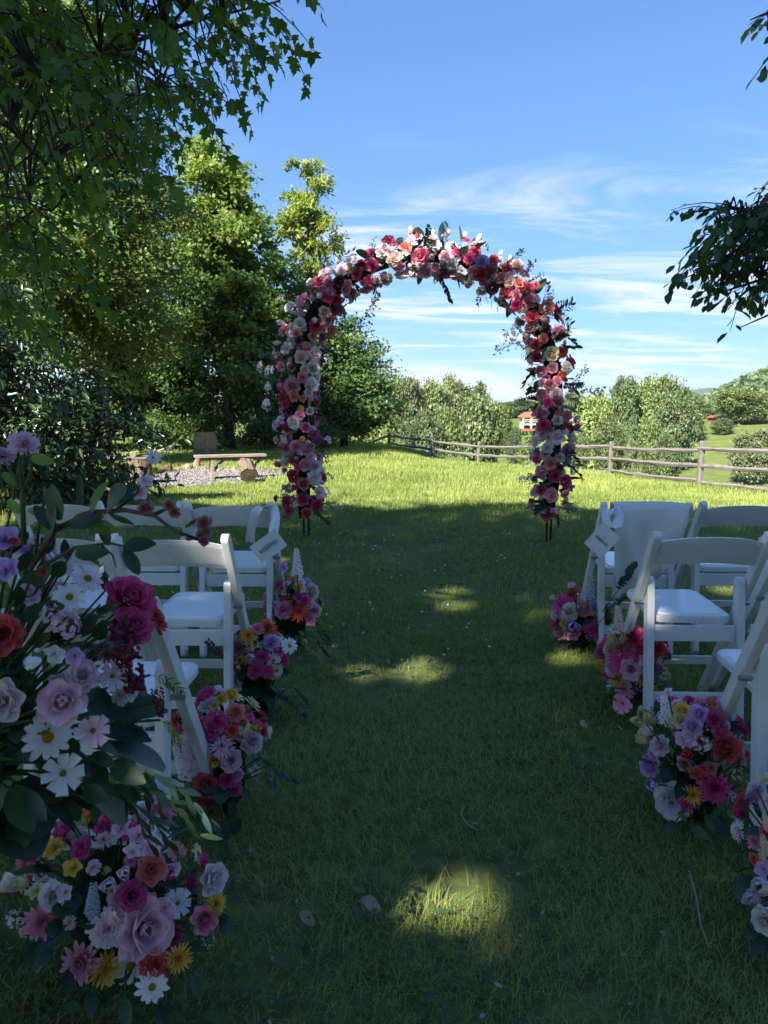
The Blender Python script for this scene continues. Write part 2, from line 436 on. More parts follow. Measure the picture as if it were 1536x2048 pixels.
PIT = (-3.40, 14.3, 1.35, 2.1)
def in_pit(x, y, k=1.0):
    an = np.arctan2((y - PIT[1]) / PIT[3], (x - PIT[0]) / PIT[2])
    w = 1 + 0.10 * np.sin(an * 3 + 1) + 0.06 * np.sin(an * 7)
    return ((x - PIT[0]) / PIT[2]) ** 2 + ((y - PIT[1]) / PIT[3]) ** 2 < (k * w) ** 2

def build_grass():
    P, L, W = [], [], []
    bands = [(0.55, 2.2, 12500, 0.046, 0.0021), (2.2, 4.5, 8000, 0.046, 0.0027), (4.5, 8.0, 2200, 0.048, 0.0045), (8.0, 13.0, 1080, 0.052, 0.0065),
             (13.0, 20.0, 540, 0.075, 0.0095), (20.0, 36.0, 200, 0.10, 0.016)]
    for y0, y1, dens, ln, wd in bands:
        hw = 0.60 * y1 + 0.8
        n = int(dens * 2 * hw * (y1 - y0))
        x = rng.uniform(-hw, hw, n); y = rng.uniform(y0, y1, n)
        keep = (np.abs(x) < 0.58 * y + 0.75) & (x < np.interp(y, FY, FX) + 0.4) & ~in_pit(x, y, 0.97)
        th = fbm(x * 0.9, y * 0.9, 11); th2 = fbm(x * 4.0, y * 4.0, 21)
        keep &= rng.random(n) < np.clip(0.55 + 2.0 * (th - 0.44) + 1.8 * (th2 - 0.5) - 0.12 * np.exp(-((x - 0.2 - 0.02 * y) / 0.55) ** 2) * np.clip((fbm(x * 1.5, y * 0.9, 72) - 0.38) * 4, 0, 1), 0.07, 1) if y1 < 9 else rng.random(n) < 0.95
        x, y = x[keep], y[keep]
        P.append(np.stack([x, y, gz(x, y)], -1))
        tall = 0.55 + 1.0 * fbm(x * 1.7, y * 1.7, 31)
        L.append(ln * tall * rng.uniform(0.6, 1.5, len(x))); W.append(wd * rng.uniform(0.7, 1.25, len(x)))
    P = np.concatenate(P); L = np.concatenate(L); W = np.concatenate(W); n = len(P)
    flow = 2 * np.pi * fbm(P[:, 0] * 0.8, P[:, 1] * 0.8, 41) * 2
    az = flow + rng.normal(0, 1.5, n)
    lean = np.clip(rng.normal(0.85, 0.4, n), 0.05, 1.5)
    lean = np.where(P[:, 1] > 9, lean * 0.55, np.where(P[:, 1] < 4, lean * 1.5, lean))
    thatch = (rng.random(n) < 0.34) & (P[:, 1] < 8); lean = np.where(thatch, rng.uniform(1.25, 1.6, n), lean); L = np.where(thatch, L * 1.35, L); W = np.where(thatch, W * 0.75, W)
    hd = np.stack([np.cos(az), np.sin(az), np.zeros(n)], -1); side = np.stack([-np.sin(az), np.cos(az), np.zeros(n)], -1)
    up = np.array([0, 0, 1.0])
    mid = P + (hd * np.sin(lean * 0.55)[:, None] + up * np.cos(lean * 0.55)[:, None]) * (L * 0.55)[:, None]
    tip = mid + (hd * np.sin(lean * 1.25)[:, None] + up * np.cos(lean * 1.25)[:, None]) * (L * 0.5)[:, None]
    tip[:, 2] = np.maximum(tip[:, 2], P[:, 2] + 0.004 + 0.012 * rng.random(n)); mid[:, 2] = np.maximum(mid[:, 2], P[:, 2] + 0.006 + 0.016 * rng.random(n))
    w = side * (W * 0.5)[:, None]
    V = np.stack([P - w - up * 0.004, P + w - up * 0.004, mid - w * 0.85, mid + w * 0.85, tip], 1)
    T = np.array([[0, 1, 3], [0, 3, 2], [2, 3, 4]])[None] + (np.arange(n) * 5)[:, None, None]
    v = 0.25 + 0.9 * (fbm(P[:, 0] * 0.5, P[:, 1] * 0.5, 51) - 0.35) + rng.normal(0, 0.16, n)
    v = np.where(rng.random(n) < 0.05, 1.2, v)
    v = v + 0.42 - 0.5 * np.clip(fbm(P[:, 0] * 2.3, P[:, 1] * 2.3, 71) - 0.5, 0, 1)
    v = np.where(thatch & (rng.random(n) < 0.5), v + 0.3, v)
    me = np_mesh('grass', V, T, {'var': np.repeat(np.clip(v, 0, 1.3), 5)})
    tag(link('grass', me, M['grass']), 'short mown grass covering the lawn and the aisle', 'grass', kind='stuff')
build_grass()

# broad low weeds and clover leaves among the grass, white clover heads
def build_clover():
    n = 15000
    y = 0.7 + 7 * rng.random(n) ** 1.7; x = rng.uniform(-1, 1, n) * (0.56 * y + 0.5)
    k = fbm(x * 1.6, y * 1.6, 77) > 0.53
    x, y = x[k], y[k]; n = len(x)
    P = np.stack([x, y, gz(x, y) + rng.uniform(0.008, 0.04, n)], -1)
    a = rng.uniform(0, 2 * np.pi, n); d = np.stack([np.cos(a), np.sin(a), rng.normal(0.05, 0.2, n)], -1)
    nn = np.stack([rng.normal(0, 0.3, n), rng.normal(0, 0.3, n), np.ones(n)], -1)
    TV = [(0, 0, 0), (0.32, 0.45, 0.06), (0, 0.5, 0), (-0.32, 0.45, 0.06), (0.2, 0.85, 0.04), (0, 1, -0.04), (-0.2, 0.85, 0.04)]
    TT = [(0, 1, 2), (0, 2, 3), (1, 4, 2), (3, 2, 6), (4, 5, 2), (2, 5, 6)]
    V, T = bulk(TV, TT, P, frames(d, nn), rng.uniform(0.010, 0.026, n) * (1 + 0.8 * (rng.random(n) < 0.08)))
    me = np_mesh('clover_leaves', V, T, {'var': np.repeat(np.clip(rng.normal(0.4, 0.2, n), 0, 1), 7)})
    m = leaf_mat('clover_leaf', (0.035, 0.085, 0.028), (0.085, 0.15, 0.045), 0.3, (1.3, 1.3, 0.6))
    tag(link('clover_leaves', me, m), 'low clover leaves and weeds scattered through the lawn', 'ground cover', kind='stuff')
    n = 260                                                 # scraps of dry leaf and grass clippings
    y = 0.8 + 6 * rng.random(n) ** 1.6; x = rng.uniform(-1, 1, n) * (0.5 * y + 0.2)
    P = np.stack([x, y, gz(x, y) + rng.uniform(0.02, 0.04, n)], -1); a = rng.uniform(0, 2 * np.pi, n)
    V, T = bulk(TV, TT, P, frames(np.stack([np.cos(a), np.sin(a), rng.normal(0, .2, n)], -1), np.stack([rng.normal(0, .4, n), rng.normal(0, .4, n), np.ones(n)], -1)), rng.uniform(.008, .026, (n, 1)) * rng.uniform(.5, 1.2, (n, 3)))
    tag(link('leaf_litter', np_mesh('leaf_litter', V, T), M['deadleaf']), 'scraps of dry brown leaf scattered in the aisle grass', 'leaf litter', kind='stuff')
    n = 420
    y = 3.4 + 7.5 * rng.random(n); x = rng.uniform(-1, 1, n) * (0.5 * y)
    k = fbm(x * 0.7, y * 0.7, 88) > 0.44; x, y = x[k], y[k]; n = len(x)
    P = np.stack([x, y, gz(x, y) + rng.uniform(0.03, 0.07, n)], -1)
    TV = [(0, 0, 1), (0, 0, -0.8), (1, 0, 0), (0, 1, 0), (-1, 0, 0), (0, -1, 0)]
    TT = [(0, 2, 3), (0, 3, 4), (0, 4, 5), (0, 5, 2), (1, 3, 2), (1, 4, 3), (1, 5, 4), (1, 2, 5)]
    R = np.repeat(np.eye(3)[None], n, 0)
    V, T = bulk(TV, TT, P, R, rng.uniform(0.005, 0.010, n))
    tag(link('clover_blooms', np_mesh('clover_blooms', V, T), M['clover']), 'tiny white clover heads dotting the shaded lawn', 'clover', kind='stuff')
build_clover()

# ------------------------------------------------------------------ trees
LEAF_QUAD = ([(0, 0, 0), (0.42, 0.5, 0.10), (0, 1, 0), (-0.42, 0.5, 0.10)], [(0, 1, 2), (0, 2, 3)])
LEAF_LONG = ([(0, 0, 0), (0.16, 0.35, 0.05), (0.13, 0.75, 0.03), (0, 1, -0.08), (-0.13, 0.75, 0.03), (-0.16, 0.35, 0.05), (0, 0.55, -0.02)],
             [(0, 1, 6), (1, 2, 6), (2, 3, 6), (3, 4, 6), (4, 5, 6), (5, 0, 6)])
LEAF_LANCE = ([(0, 0, 0), (0.15, 0.3, 0.05), (0.13, 0.7, 0.03), (0, 1, -0.08), (-0.13, 0.7, 0.03), (-0.15, 0.3, 0.05)], [(0, 1, 2), (0, 2, 3), (0, 3, 4), (0, 4, 5)])
LEAF_CHERRY = ([(x * 1.5, y, z) for x, y, z in LEAF_LONG[0]], LEAF_LONG[1])
def maple_leaf():
    out = [(0.00, 0.0), (0.16, -0.08), (0.30, 0.02), (0.50, 0.12), (0.34, 0.24), (0.58, 0.50), (0.40, 0.50), (0.22, 0.46), (0.20, 0.72), (0.11, 0.76), (0.0, 1.0)]
    pts = out + [(-x, y) for x, y in out[-2:0:-1]]
    V = [(x, y, -0.25 * y * y + 0.22 * abs(x)) for x, y in pts] + [(0, 0.30, 0)]
    c = len(pts)
    return V, [(i, (i + 1) % c, c) for i in range(c)]
LEAF_MAPLE = maple_leaf()

def crown_points(ell, n_clump, clump_r, n_leaf, r, flat=0.6, surf=0.45):
    vols = np.array([e[3] * e[4] * e[5] for e in ell]) ** 0.8
    which = r.choice(len(ell), n_clump, p=vols / vols.sum())
    E = np.array(ell, float)[which]
    d = unit(r.normal(size=(n_clump, 3))); rr = r.random(n_clump) ** surf
    C = E[:, :3] + d * rr[:, None] * E[:, 3:]
    out = unit(d / E[:, 3:])
    cs = clump_r * r.uniform(0.55, 1.35, n_clump)
    w = cs ** 2; ci = r.choice(n_clump, n_leaf, p=w / w.sum())
    off = r.normal(size=(n_leaf, 3)) * 0.5; off[:, 2] *= flat
    P = C[ci] + off * cs[ci][:, None]
    return C, cs, P, ci, out

def make_crown(P, out, ci, tmpl, size, r, droop=0.35, upn=0.8, vclump=None):
    n = len(P)
    d = out[ci] * 0.7 + r.normal(size=(n, 3)) * 0.7 + np.array([0, 0, -droop])
    nn = r.normal(size=(n, 3)) * 0.42 + np.array([0, 0, upn]) + out[ci] * 0.6
    V, T = bulk(tmpl[0], tmpl[1], P - unit(d) * size * 0.5, frames(d, nn), size * r.uniform(0.6, 1.3, n))
    v = np.clip((vclump[ci] if vclump is not None else 0.5) + r.normal(0, 0.15, n), 0, 1.6)
    return np_mesh('crown', V, T, {'var': np.repeat(v, len(tmpl[0]))})

def trunk_mesh(height, r0, C, r, limbs=18, lean=(0, 0), frac=0.85, nseg=8, low=0.25):
    mb = MB()
    pts = [Vector((lean[0] * t * t * height + 0.05 * math.sin(t * 5) * r0 * 8 * t, lean[1] * t * t * height + 0.05 * math.cos(t * 6) * r0 * 6 * t, -0.15 + t * height * frac)) for t in np.linspace(0, 1, 9)]
    rad_ = [r0 * (1.35 if i == 0 else 1) * (1 - 0.86 * i / 8) for i in range(9)]
    mb.tube(pts, rad_, nseg, jit=0.12)
    idx = list(range(len(C))); r.shuffle(idx)
    for k in idx[:limbs]:
        c = Vector(C[k]); hz = max(low * height, c.z - (Vector((c.x, c.y, 0)).length * 0.8 + 0.1 * height))
        t = min(max(hz / (height * frac), low), 0.97)
        i = min(int(t * 8), 7); f = t * 8 - i
        b = pts[i].lerp(pts[i + 1], f); rb = (rad_[i] * (1 - f) + rad_[i + 1] * f) * 0.5
        m = b.lerp(c, 0.5) + Vector((0, 0, 0.06 * (c - b).length))
        mb.tube([b, b.lerp(m, 0.5), m, c], [rb, rb * 0.75, rb * 0.5, rb * 0.12], 5, cap=False, jit=0.1)
    return mb.mesh('trunk', smooth=True)

def tree(name, label, base, height, ell, n_leaf, tmpl, size, leaf, bark='bark', r0=0.15, n_clump=90, clump_r=0.8, seed=1, limbs=18, group=None,
         lean=(0, 0), mask=None, cat='tree', surf=0.45, flat=0.6, droop=0.35, low=0.25, frac=0.85, lit_top=0.0):
    r = np.random.default_rng(seed)
    C, cs, P, ci, out = crown_points(ell, n_clump, clump_r, n_leaf, r, flat, surf)
    b = np.array(base)
    if mask is not None:
        k = mask(P + b); P, ci = P[k], ci[k]
    k = P[:, 2] > 0.03; P, ci = P[k], ci[k]
    vc = np.clip(r.normal(0.5, 0.24, n_clump) + lit_top * (C[:, 2] / height - 0.55) * 1.6, 0, 1.5)  # higher clumps coloured lighter: a sunlit top painted into the leaf colour
    root = empty(name, base)
    tag(root, label, cat, group)
    link('trunk', trunk_mesh(height, r0, C, r, limbs, lean, frac, low=low), M[bark], root)
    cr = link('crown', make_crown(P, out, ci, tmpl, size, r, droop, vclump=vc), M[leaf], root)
    cr['kind'] = 'stuff'
    return root

# shade trees overhead and behind the camera: the aisle stands in their shadow
SPOTS = [(848, 1345, 48, 22), (918, 1800, 96, 38), (1160, 1452, 38, 16), (1150, 1318, 60, 12), (895, 1185, 40, 5),
         (520, 1120, 50, 6), (1330, 1345, 20, 40), (1450, 1180, 30, 8)]
SPOT_G = []
for px, py, rx, ry in SPOTS:
    c = at_z(px, py); q = at_z(px + rx, py); t = at_z(px, py - ry); u = at_z(px, py + ry)
    SPOT_G.append((c.x, (t.y + u.y) / 2, abs(q.x - c.x), abs(t.y - u.y) / 2))
for _ in range(22):
    SPOT_G.append((random.uniform(-2.2, 2.4), random.uniform(1.0, 8.5), random.uniform(.02, .09), random.uniform(.02, .12)))
def shade_mask(P):
    g = P - (P[:, 2] / S.z)[:, None] * np.array(S)
    k = g[:, 1] < 9.55 + 0.9 * (fbm(g[:, 0] * 0.7, g[:, 1] * 0 + 3, 61) - 0.5) + 0.5 * (fbm(g[:, 0] * 3, g[:, 1] * 3, 62) - 0.5)
    k &= ~((g[:, 0] < -3.0) & (g[:, 1] > 9.0))
    k &= (g[:, 1] > -0.6) & (g[:, 0] > -4.2) & (g[:, 0] < 7.5)
    for x, y, rx, ry in SPOT_G:
        w = 1 + 0.35 * (fbm(g[:, 0] * 9, g[:, 1] * 9, 63) - 0.5)
        k &= ((g[:, 0] - x) / (rx + 0.035)) ** 2 + ((g[:, 1] - y) / (ry + 0.035)) ** 2 > w
    vis = (P[:, 1] > 0.3) & (P[:, 2] < 1.22 + 0.56 * P[:, 1] + 0.25)     # boughs hang no lower than the frame shows
    return k & ~vis
for i, (bx, by, ell, lab) in enumerate([
    (-9.8, 1.0, [(0, 0, 7.2, 3.9, 3.9, 4.6)], 'tall broadleaf shade tree standing out of view to the left'),
    (-8.2, -3.6, [(0, 0, 8.8, 4.4, 4.4, 5.8)], 'tall broadleaf shade tree standing to the left behind the camera'),
    (-3.6, -6.6, [(0, 0, 9.4, 4.5, 4.4, 6.8)], 'tallest broadleaf shade tree standing behind the camera'),
    (1.4, -9.8, [(0, 0, 8.6, 4.6, 4.2, 6.4)], 'tall broadleaf shade tree standing far behind the camera')]):
    tree('shade_tree', lab, (bx, by, 0), ell[0][2] + ell[0][5], ell, 23000 if i != 2 else 38000, LEAF_QUAD, 0.20, 'maple', 'bark_dark', 0.28, 320, 1.5, 100 + i, 26, 'shade trees around the seating', mask=shade_mask, surf=0.55)

def pit_mask(P):                                        # the clearing keeps its sun: no boughs between it and the light
    g = P - (P[:, 2] / S.z)[:, None] * np.array(S)
    w = 0.5 * (fbm(g[:, 0] * 2, g[:, 1] * 2, 64) - 0.5)
    return ~((g[:, 0] > -4.7 + w) & (g[:, 0] < 6) & (g[:, 1] > 11.0 + w) & (g[:, 1] < 18.6 + w))
# big trees on the left edge of the lawn
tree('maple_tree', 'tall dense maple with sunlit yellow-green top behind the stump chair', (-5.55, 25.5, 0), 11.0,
     [(0.0, 0, 3.6, 2.5, 2.4, 2.4), (0.0, 0, 6.4, 1.9, 1.9, 2.4), (-0.2, 0, 8.6, 1.2, 1.2, 1.7), (-0.5, 0, 10.0, 0.5, 0.5, 0.9), (0.5, 0, 9.4, 0.5, 0.5, 0.9)], 60000, LEAF_QUAD, 0.150, 'tree_a', 'bark', 0.20, 280, 0.55, 3, 30, surf=0.38, lit_top=1.0)
tree('ash_tree', 'slender airy pale green ash rising behind the dark maple', (-2.85, 28.0, 0), 11.2,
     [(0.0, 0, 9.8, 0.95, 0.9, 1.5), (0.25, 0, 7.6, 1.1, 1.0, 1.4), (-0.5, 0, 8.4, 0.9, 0.9, 1.0)], 5200, LEAF_LONG, 0.22, 'tree_d', 'bark', 0.10, 70, 0.34, 4, 40, surf=0.6, frac=0.93)
tree('birch_tree', 'leafy fine-leaved tree with slim pale trunks left of the maple', (-6.6, 17.0, 0), 9.4,
     [(0.2, 0, 5.6, 1.9, 1.9, 2.8), (0.5, -.4, 3.6, 1.6, 1.6, 2.2), (-0.3, 0, 7.6, 1.6, 1.5, 1.8)], 60000, LEAF_QUAD, 0.082, 'tree_c', 'bark', 0.10, 260, 0.55, 5, 26, surf=0.42, mask=pit_mask)
tree('evergreen_tree', 'round dark evergreen standing behind the left leg of the arch', (-1.5, 27.0, 0), 5.9,
     [(0.0, 0, 2.6, 1.55, 1.5, 2.5), (0.5, 0, 1.7, 1.6, 1.5, 1.5), (-0.5, 0, 3.6, 1.2, 1.2, 2.0)], 34000, LEAF_QUAD, 0.12, 'tree_b', 'bark_dark', 0.14, 190, 0.5, 6, 18, surf=0.38)
tree('oak_tree', 'broad dark oak filling the gap between birch and maple', (-9.0, 27.0, 0), 6.6,
     [(0, 0, 3.8, 2.4, 2.2, 2.4), (0.3, 0, 2.0, 2.6, 2.2, 1.8)], 26000, LEAF_QUAD, 0.15, 'tree_b', 'bark', 0.2, 150, 0.7, 7, 26)
tree('beech_tree', 'tall beech at the left edge of the photo above the laurel', (-9.6, 15.5, 0), 14.5,
     [(0.6, 0, 9.6, 3.0, 2.6, 4.4), (1.4, 0, 5.4, 2.6, 2.2, 3.0), (2.2, 0, 8.4, 2.2, 2.0, 2.2)], 52000, LEAF_QUAD, 0.115, 'tree_a', 'bark', 0.22, 240, 0.65, 8, 30, mask=pit_mask)
tree('sweetgum_tree', 'tall shadowy sweetgum behind the birch on the left', (-12.8, 22.0, 0), 9.5,
     [(0, 0, 5.6, 2.6, 2.4, 3.6)], 22000, LEAF_QUAD, 0.17, 'tree_a', 'bark', 0.2, 130, 0.8, 13, 20)
tree('linden_tree', 'dark leafy tree behind the pale ash at the lawn edge', (-3.6, 31.0, 0), 9.0,
     [(0, 0, 5.0, 2.2, 2.0, 3.4), (0.3, 0, 2.6, 2.6, 2.0, 2.2)], 24000, LEAF_QUAD, 0.16, 'tree_b', 'bark_dark', 0.16, 120, 0.65, 9, 20)
tree('hickory_tree', 'shadowy tree at the back of the wood beyond the stump', (-11.0, 28.0, 0), 11.5,
     [(0, 0, 6.2, 3.4, 2.6, 4.4)], 22000, LEAF_QUAD, 0.18, 'tree_b', 'bark_dark', 0.2, 120, 0.8, 10, 18)
# evergreen laurel hedge shrub, long glossy leaves
tree('laurel_shrub', 'large dark glossy-leaved laurel filling the left side behind the chairs', (-5.6, 8.7, 0), 4.0,
     [(0, 0, 1.8, 1.7, 1.5, 2.0), (1.3, 0.4, 1.1, 1.1, 1.2, 1.3), (-1.2, 0, 2.4, 1.6, 1.5, 1.9), (0.5, -0.2, 2.4, 1.3, 1.2, 1.2), (1.75, 1.2, 0.8, 0.8, 0.9, 0.9)], 30000, LEAF_LANCE, 0.13, 'shrub', 'bark_dark', 0.09, 260, 0.42, 11, 20, cat='shrub', surf=0.35, low=0.05, mask=pit_mask)
tree('holly_shrub', 'dark upright holly rising behind the laurel at the far left', (-7.4, 10.8, 0), 6.4,
     [(0, 0, 3.4, 1.9, 1.6, 2.8), (0.9, 0, 2.2, 1.6, 1.4, 2.0)], 22000, LEAF_LANCE, 0.13, 'shrub', 'bark_dark', 0.1, 170, 0.5, 12, 16, cat='shrub', low=0.05, mask=pit_mask)
for i, (x, y, w, h, lf, lab) in enumerate([
    (-7.6, 24.6, 0.9, 1.5, 'tree_a', 'sunlit leafy bush under the trees left of the stump chair'),
    (-5.9, 24.2, 0.8, 1.25, 'tree_b', 'low green bush directly behind the stump chair'),
    (-4.1, 24.4, 0.9, 1.5, 'tree_b', 'dark rounded bush at the foot of the tall maple'),
    (-2.6, 25.5, 0.9, 1.3, 'tree_b', 'dark bush between the maple and the round evergreen'),
    (-11.4, 25.5, 1.7, 2.9, 'tree_b', 'tall leafy bush closing the gap behind the laurel'),
    (-6.7, 27.0, 1.6, 3.4, 'tree_b', 'tall dark bush behind the trunk of the big maple'),
    (-4.4, 29.0, 1.7, 3.2, 'tree_b', 'tall dark bush at the back of the wood left of the arch'),
    (-8.3, 28.5, 1.8, 2.8, 'tree_b', 'broad bush in the dark wood beyond the dead branches'),
    (-9.4, 22.0, 1.1, 1.7, 'tree_b', 'shadowed bush at the wood edge behind the dark stump')]):
    tree('understory_bush', lab, (x, y, 0), h, [(0, 0, h * 0.5, w, w * 0.8, h * 0.5)], 6000, LEAF_QUAD, 0.085, lf, 'bark_dark', 0.03, 40, 0.35, 20 + i, 8, 'bushes under the trees', cat='bush', low=0.02)
for i, (x, y, w, h, lab) in enumerate([(0.9, -4.4, 2.1, 3.6, 'unseen tall bush added behind the camera on the aisle side to block skylight'), (4.6, -3.6, 2.2, 3.6, 'unseen tall bush added behind the camera to the right to block skylight'), (7.2, -0.4, 1.9, 3.2, 'unseen tall bush added at the far right to block skylight')]):
    tree('blocker_bush', lab, (x, y, 0), h, [(0, 0, h * 0.52, w, w * 0.7, h * 0.5)], 6500, LEAF_QUAD, 0.2, 'tree_b', 'bark_dark', 0.05, 50, 0.7, 60 + i, 8, 'added bushes shading the chair backs', cat='bush', low=0.02)  # unseen bushes added to block low skylight and darken the chair backs
mb = MB()
for k in range(9):
    x0, y0 = random.uniform(-.9, .9), random.uniform(-.25, .25); p = Vector((x0, y0, 0.04)); pts = [p]
    d = Vector((random.uniform(-1, 1), random.uniform(-.4, .4), random.uniform(0.1, 0.9))).normalized()
    for _ in range(5):
        d = (d + Vector((random.uniform(-.5, .5), random.uniform(-.4, .4), random.uniform(-.5, .25)))).normalized(); p = p + d * 0.2; p.z = max(p.z, 0.03); pts.append(p)
    mb.tube(pts, [0.022, 0.02, 0.017, 0.014, 0.010, 0.005], 5)
o = mb.build('dead_branch', M['dead'], smooth=True); o.location = (-7.2, 22.6, 0)
tag(o, 'bleached dead branches lying in the shade left of the stump chair', 'branch')

# ------------------------------------------------------------------ maple boughs top left, cherry boughs right
def twig_tree(name, label, trunk_pts, trunk_r, boughs, region, n_twig, leaf_t, size, mat, mat_o, seed, per_twig, tip_dir, hang, n_single=280, twig_len=0.45):
    """boughs: polylines; region(r) gives a twig start inside the leafy volume; nearest leaves are single parts"""
    r = np.random.default_rng(seed); rnd = random.Random(seed)
    root = empty(name, trunk_pts[0]); o0 = Vector(trunk_pts[0]); tag(root, label, 'tree')
    mb = MB(); mb.tube([Vector(p) - o0 for p in trunk_pts], trunk_r, 10, jit=0.1); link('trunk', mb.mesh('trunk', True), M['bark_dark'], root)
    bp = []
    for b, r0 in boughs:
        pts = [Vector(p) for p in b]; n = len(pts)
        mb = MB(); mb.tube([p - o0 for p in pts], [r0 * (1 - 0.85 * i / (n - 1)) for i in range(n)], 6, jit=0.1); link('bough', mb.mesh('bough', True), M['bark_dark'], root)
        for i in range(n - 1):
            for t in (0, .33, .66): bp.append(pts[i].lerp(pts[i + 1], t))
    tw = MB(); P, D, NN = [], [], []
    for k in range(n_twig):
        p = region(r)
        if p is None: continue
        p = Vector(p); q = min(bp, key=lambda c: (c - p).length)
        dirn = (Vector(tip_dir) + Vector(r.normal(0, 0.45, 3))).normalized()
        ln = twig_len * r.uniform(0.6, 1.3); pts = [p]; d = dirn.copy()
        for s in range(4):
            d = (d + Vector((0, 0, -hang * 0.25))).normalized(); p = p + d * (ln / 4); pts.append(p)
        if (q - pts[0]).length < 1.6:
            m = q.lerp(pts[0], 0.5) + Vector((0, 0, 0.05)); tw.tube([x - o0 for x in (q, m, pts[0])], [0.008, 0.006, 0.004], 4, cap=False)
        tw.tube([x - o0 for x in pts], [0.0045, 0.004, 0.003, 0.0025, 0.0015], 4, cap=False)
        for j in range(per_twig):
            t = (j + 0.6) / per_twig * 4; i = min(int(t), 3); c = pts[i].lerp(pts[i + 1], t - i); ax = (pts[i + 1] - pts[i]).normalized()
            sd = ax.cross(Vector((0, 0, 1))); sd = sd.normalized() if sd.length > .01 else Vector((1, 0, 0))
            sgn = 1 if j % 2 else -1
            dd = (ax * 0.55 + sd * sgn * 0.8 + Vector(r.normal(0, 0.3, 3)) + Vector((0, 0, -hang * 0.75))).normalized()
            P.append(c + dd * size * 0.35); D.append(dd); NN.append(Vector(r.normal(0, 0.45, 3)) + Vector((0, 0, 1)))
    P = np.array(P); D = np.array(D); NN = np.array(NN); sz = size * r.uniform(0.65, 1.25, len(P))
    R = frames(D, NN)
    v = P - np.array(EYE); yc = v[:, 1] * math.cos(PITCH) - v[:, 2] * math.sin(PITCH); zc = v[:, 1] * math.sin(PITCH) + v[:, 2] * math.cos(PITCH)
    pxs = 768 + FPX * v[:, 0] / yc; pys = 1024 - FPX * zc / yc
    vis = (yc > 0.3) & (pxs > 5) & (pxs < 1531) & (pys > 5) & (pys < 1000)
    score = np.where(vis, sz / yc, 0) * r.uniform(0.7, 1.3, len(P))
    single = np.argsort(-score)[:n_single]; single = single[vis[single]]
    rest = np.ones(len(P), bool); rest[single] = False
    lw = tw.mesh('twigs', True); t_o = link('twigs', lw, M['bark_dark'], root); t_o['kind'] = 'stuff'
    V, T = bulk(leaf_t[0], leaf_t[1], (P - np.array(o0))[rest], R[rest], sz[rest])
    f = link('foliage', np_mesh('foliage', V, T, {'var': np.repeat(r.random(rest.sum()), len(leaf_t[0]))}), M[mat], root); f['kind'] = 'stuff'
    lm = np_mesh('leaf', np.array(leaf_t[0]), np.array(leaf_t[1])); lm.materials.append(M[mat_o])
    for i in single:
        mw = Matrix.Translation(Vector(P[i]) - o0) @ Matrix(R[i].tolist()).to_4x4() @ Matrix.Scale(float(sz[i]), 4)
        link('leaf', lm, None, root, mw)
    return root

MB_X = [0, 60, 110, 170, 205, 245, 300, 380, 480, 570]; MB_E = [570, 525, 450, 440, 410, 360, 300, 225, 130, 40]
def maple_region(r):
    if r.random() < 0.05:                                   # unseen boughs added over the camera to shade the near bouquet
        q = (r.uniform(-3.4, -0.9), r.uniform(-1.2, 0.7), r.uniform(3.0, 4.6)); g = (q[0] - q[2] / S.z * S.x, q[1] - q[2] / S.z * S.y)
        return None if any(((g[0] - x) / (rx + .35)) ** 2 + ((g[1] - y) / (ry + .35)) ** 2 < 1 for x, y, rx, ry in SPOT_G[:9]) else q
    if r.random() < 0.16:                                   # the rest of the crown, above and left of the frame
        return (r.uniform(-6.5, -1.2), r.uniform(1.5, 6.5), r.uniform(4.2, 6.5))
    py = r.uniform(-260, 500) if r.random() < 0.85 else r.uniform(300, 580)
    e = np.interp(max(py, 0), MB_X, MB_E)
    px = e - 60 - (e + 200) * r.random() ** 1.15
    if py > 200 and r.random() < 0.72: return None
    return at_y(px, py, r.uniform(3.0, 5.6))
bg = lambda pts: [at_y(*p) for p in pts]
twig_tree('overhanging_maple', 'dark maple bough with lobed leaves hanging into the top left corner', [(-5.4, 2.6, -0.1), (-5.3, 2.7, 1.5), (-5.0, 3.0, 3.2), (-4.6, 3.2, 5.2)], [0.24, 0.2, 0.17, 0.10],
     [([(-5.0, 3.0, 2.9)] + bg([(-120, 170, 3.6), (0, 152, 3.7), (200, 106, 3.8), (390, 42, 4.0), (560, 2, 4.1)]), 0.026),
      (bg([(-60, 165, 3.6), (60, 142, 3.9), (130, 175, 4.0), (240, 188, 4.1), (355, 200, 4.2)]), 0.018),
      ([(-5.0, 3.0, 3.0)] + bg([(-100, 200, 4.2), (20, 255, 4.4), (90, 330, 4.6), (150, 420, 4.7)]), 0.02),
      ([(-5.0, 3.0, 2.6)] + bg([(-80, 380, 5.0), (60, 400, 5.2), (130, 430, 5.2)]), 0.014),
      ([(-4.7, 3.1, 4.6), (-3.6, 3.8, 4.9), (-2.4, 4.4, 5.0), (-1.2, 4.8, 5.2)], 0.06), ([(-4.7, 3.1, 4.4), (-4.4, 4.4, 4.8), (-3.6, 5.6, 5.0)], 0.05), ([(-4.9, 3.0, 3.6), (-3.8, 1.8, 4.1), (-2.4, 0.6, 4.2), (-1.2, 0.0, 4.2)], 0.05)],
     maple_region, 620, LEAF_MAPLE, 0.067, 'maple', 'maple_o', 31, 9, (0.65, 0.0, -0.15), 0.8)
CH_X = [330, 372, 425, 450, 485, 520, 560, 600, 640, 672]; CH_E = [1530, 1500, 1385, 1395, 1400, 1415, 1430, 1400, 1450, 1490]
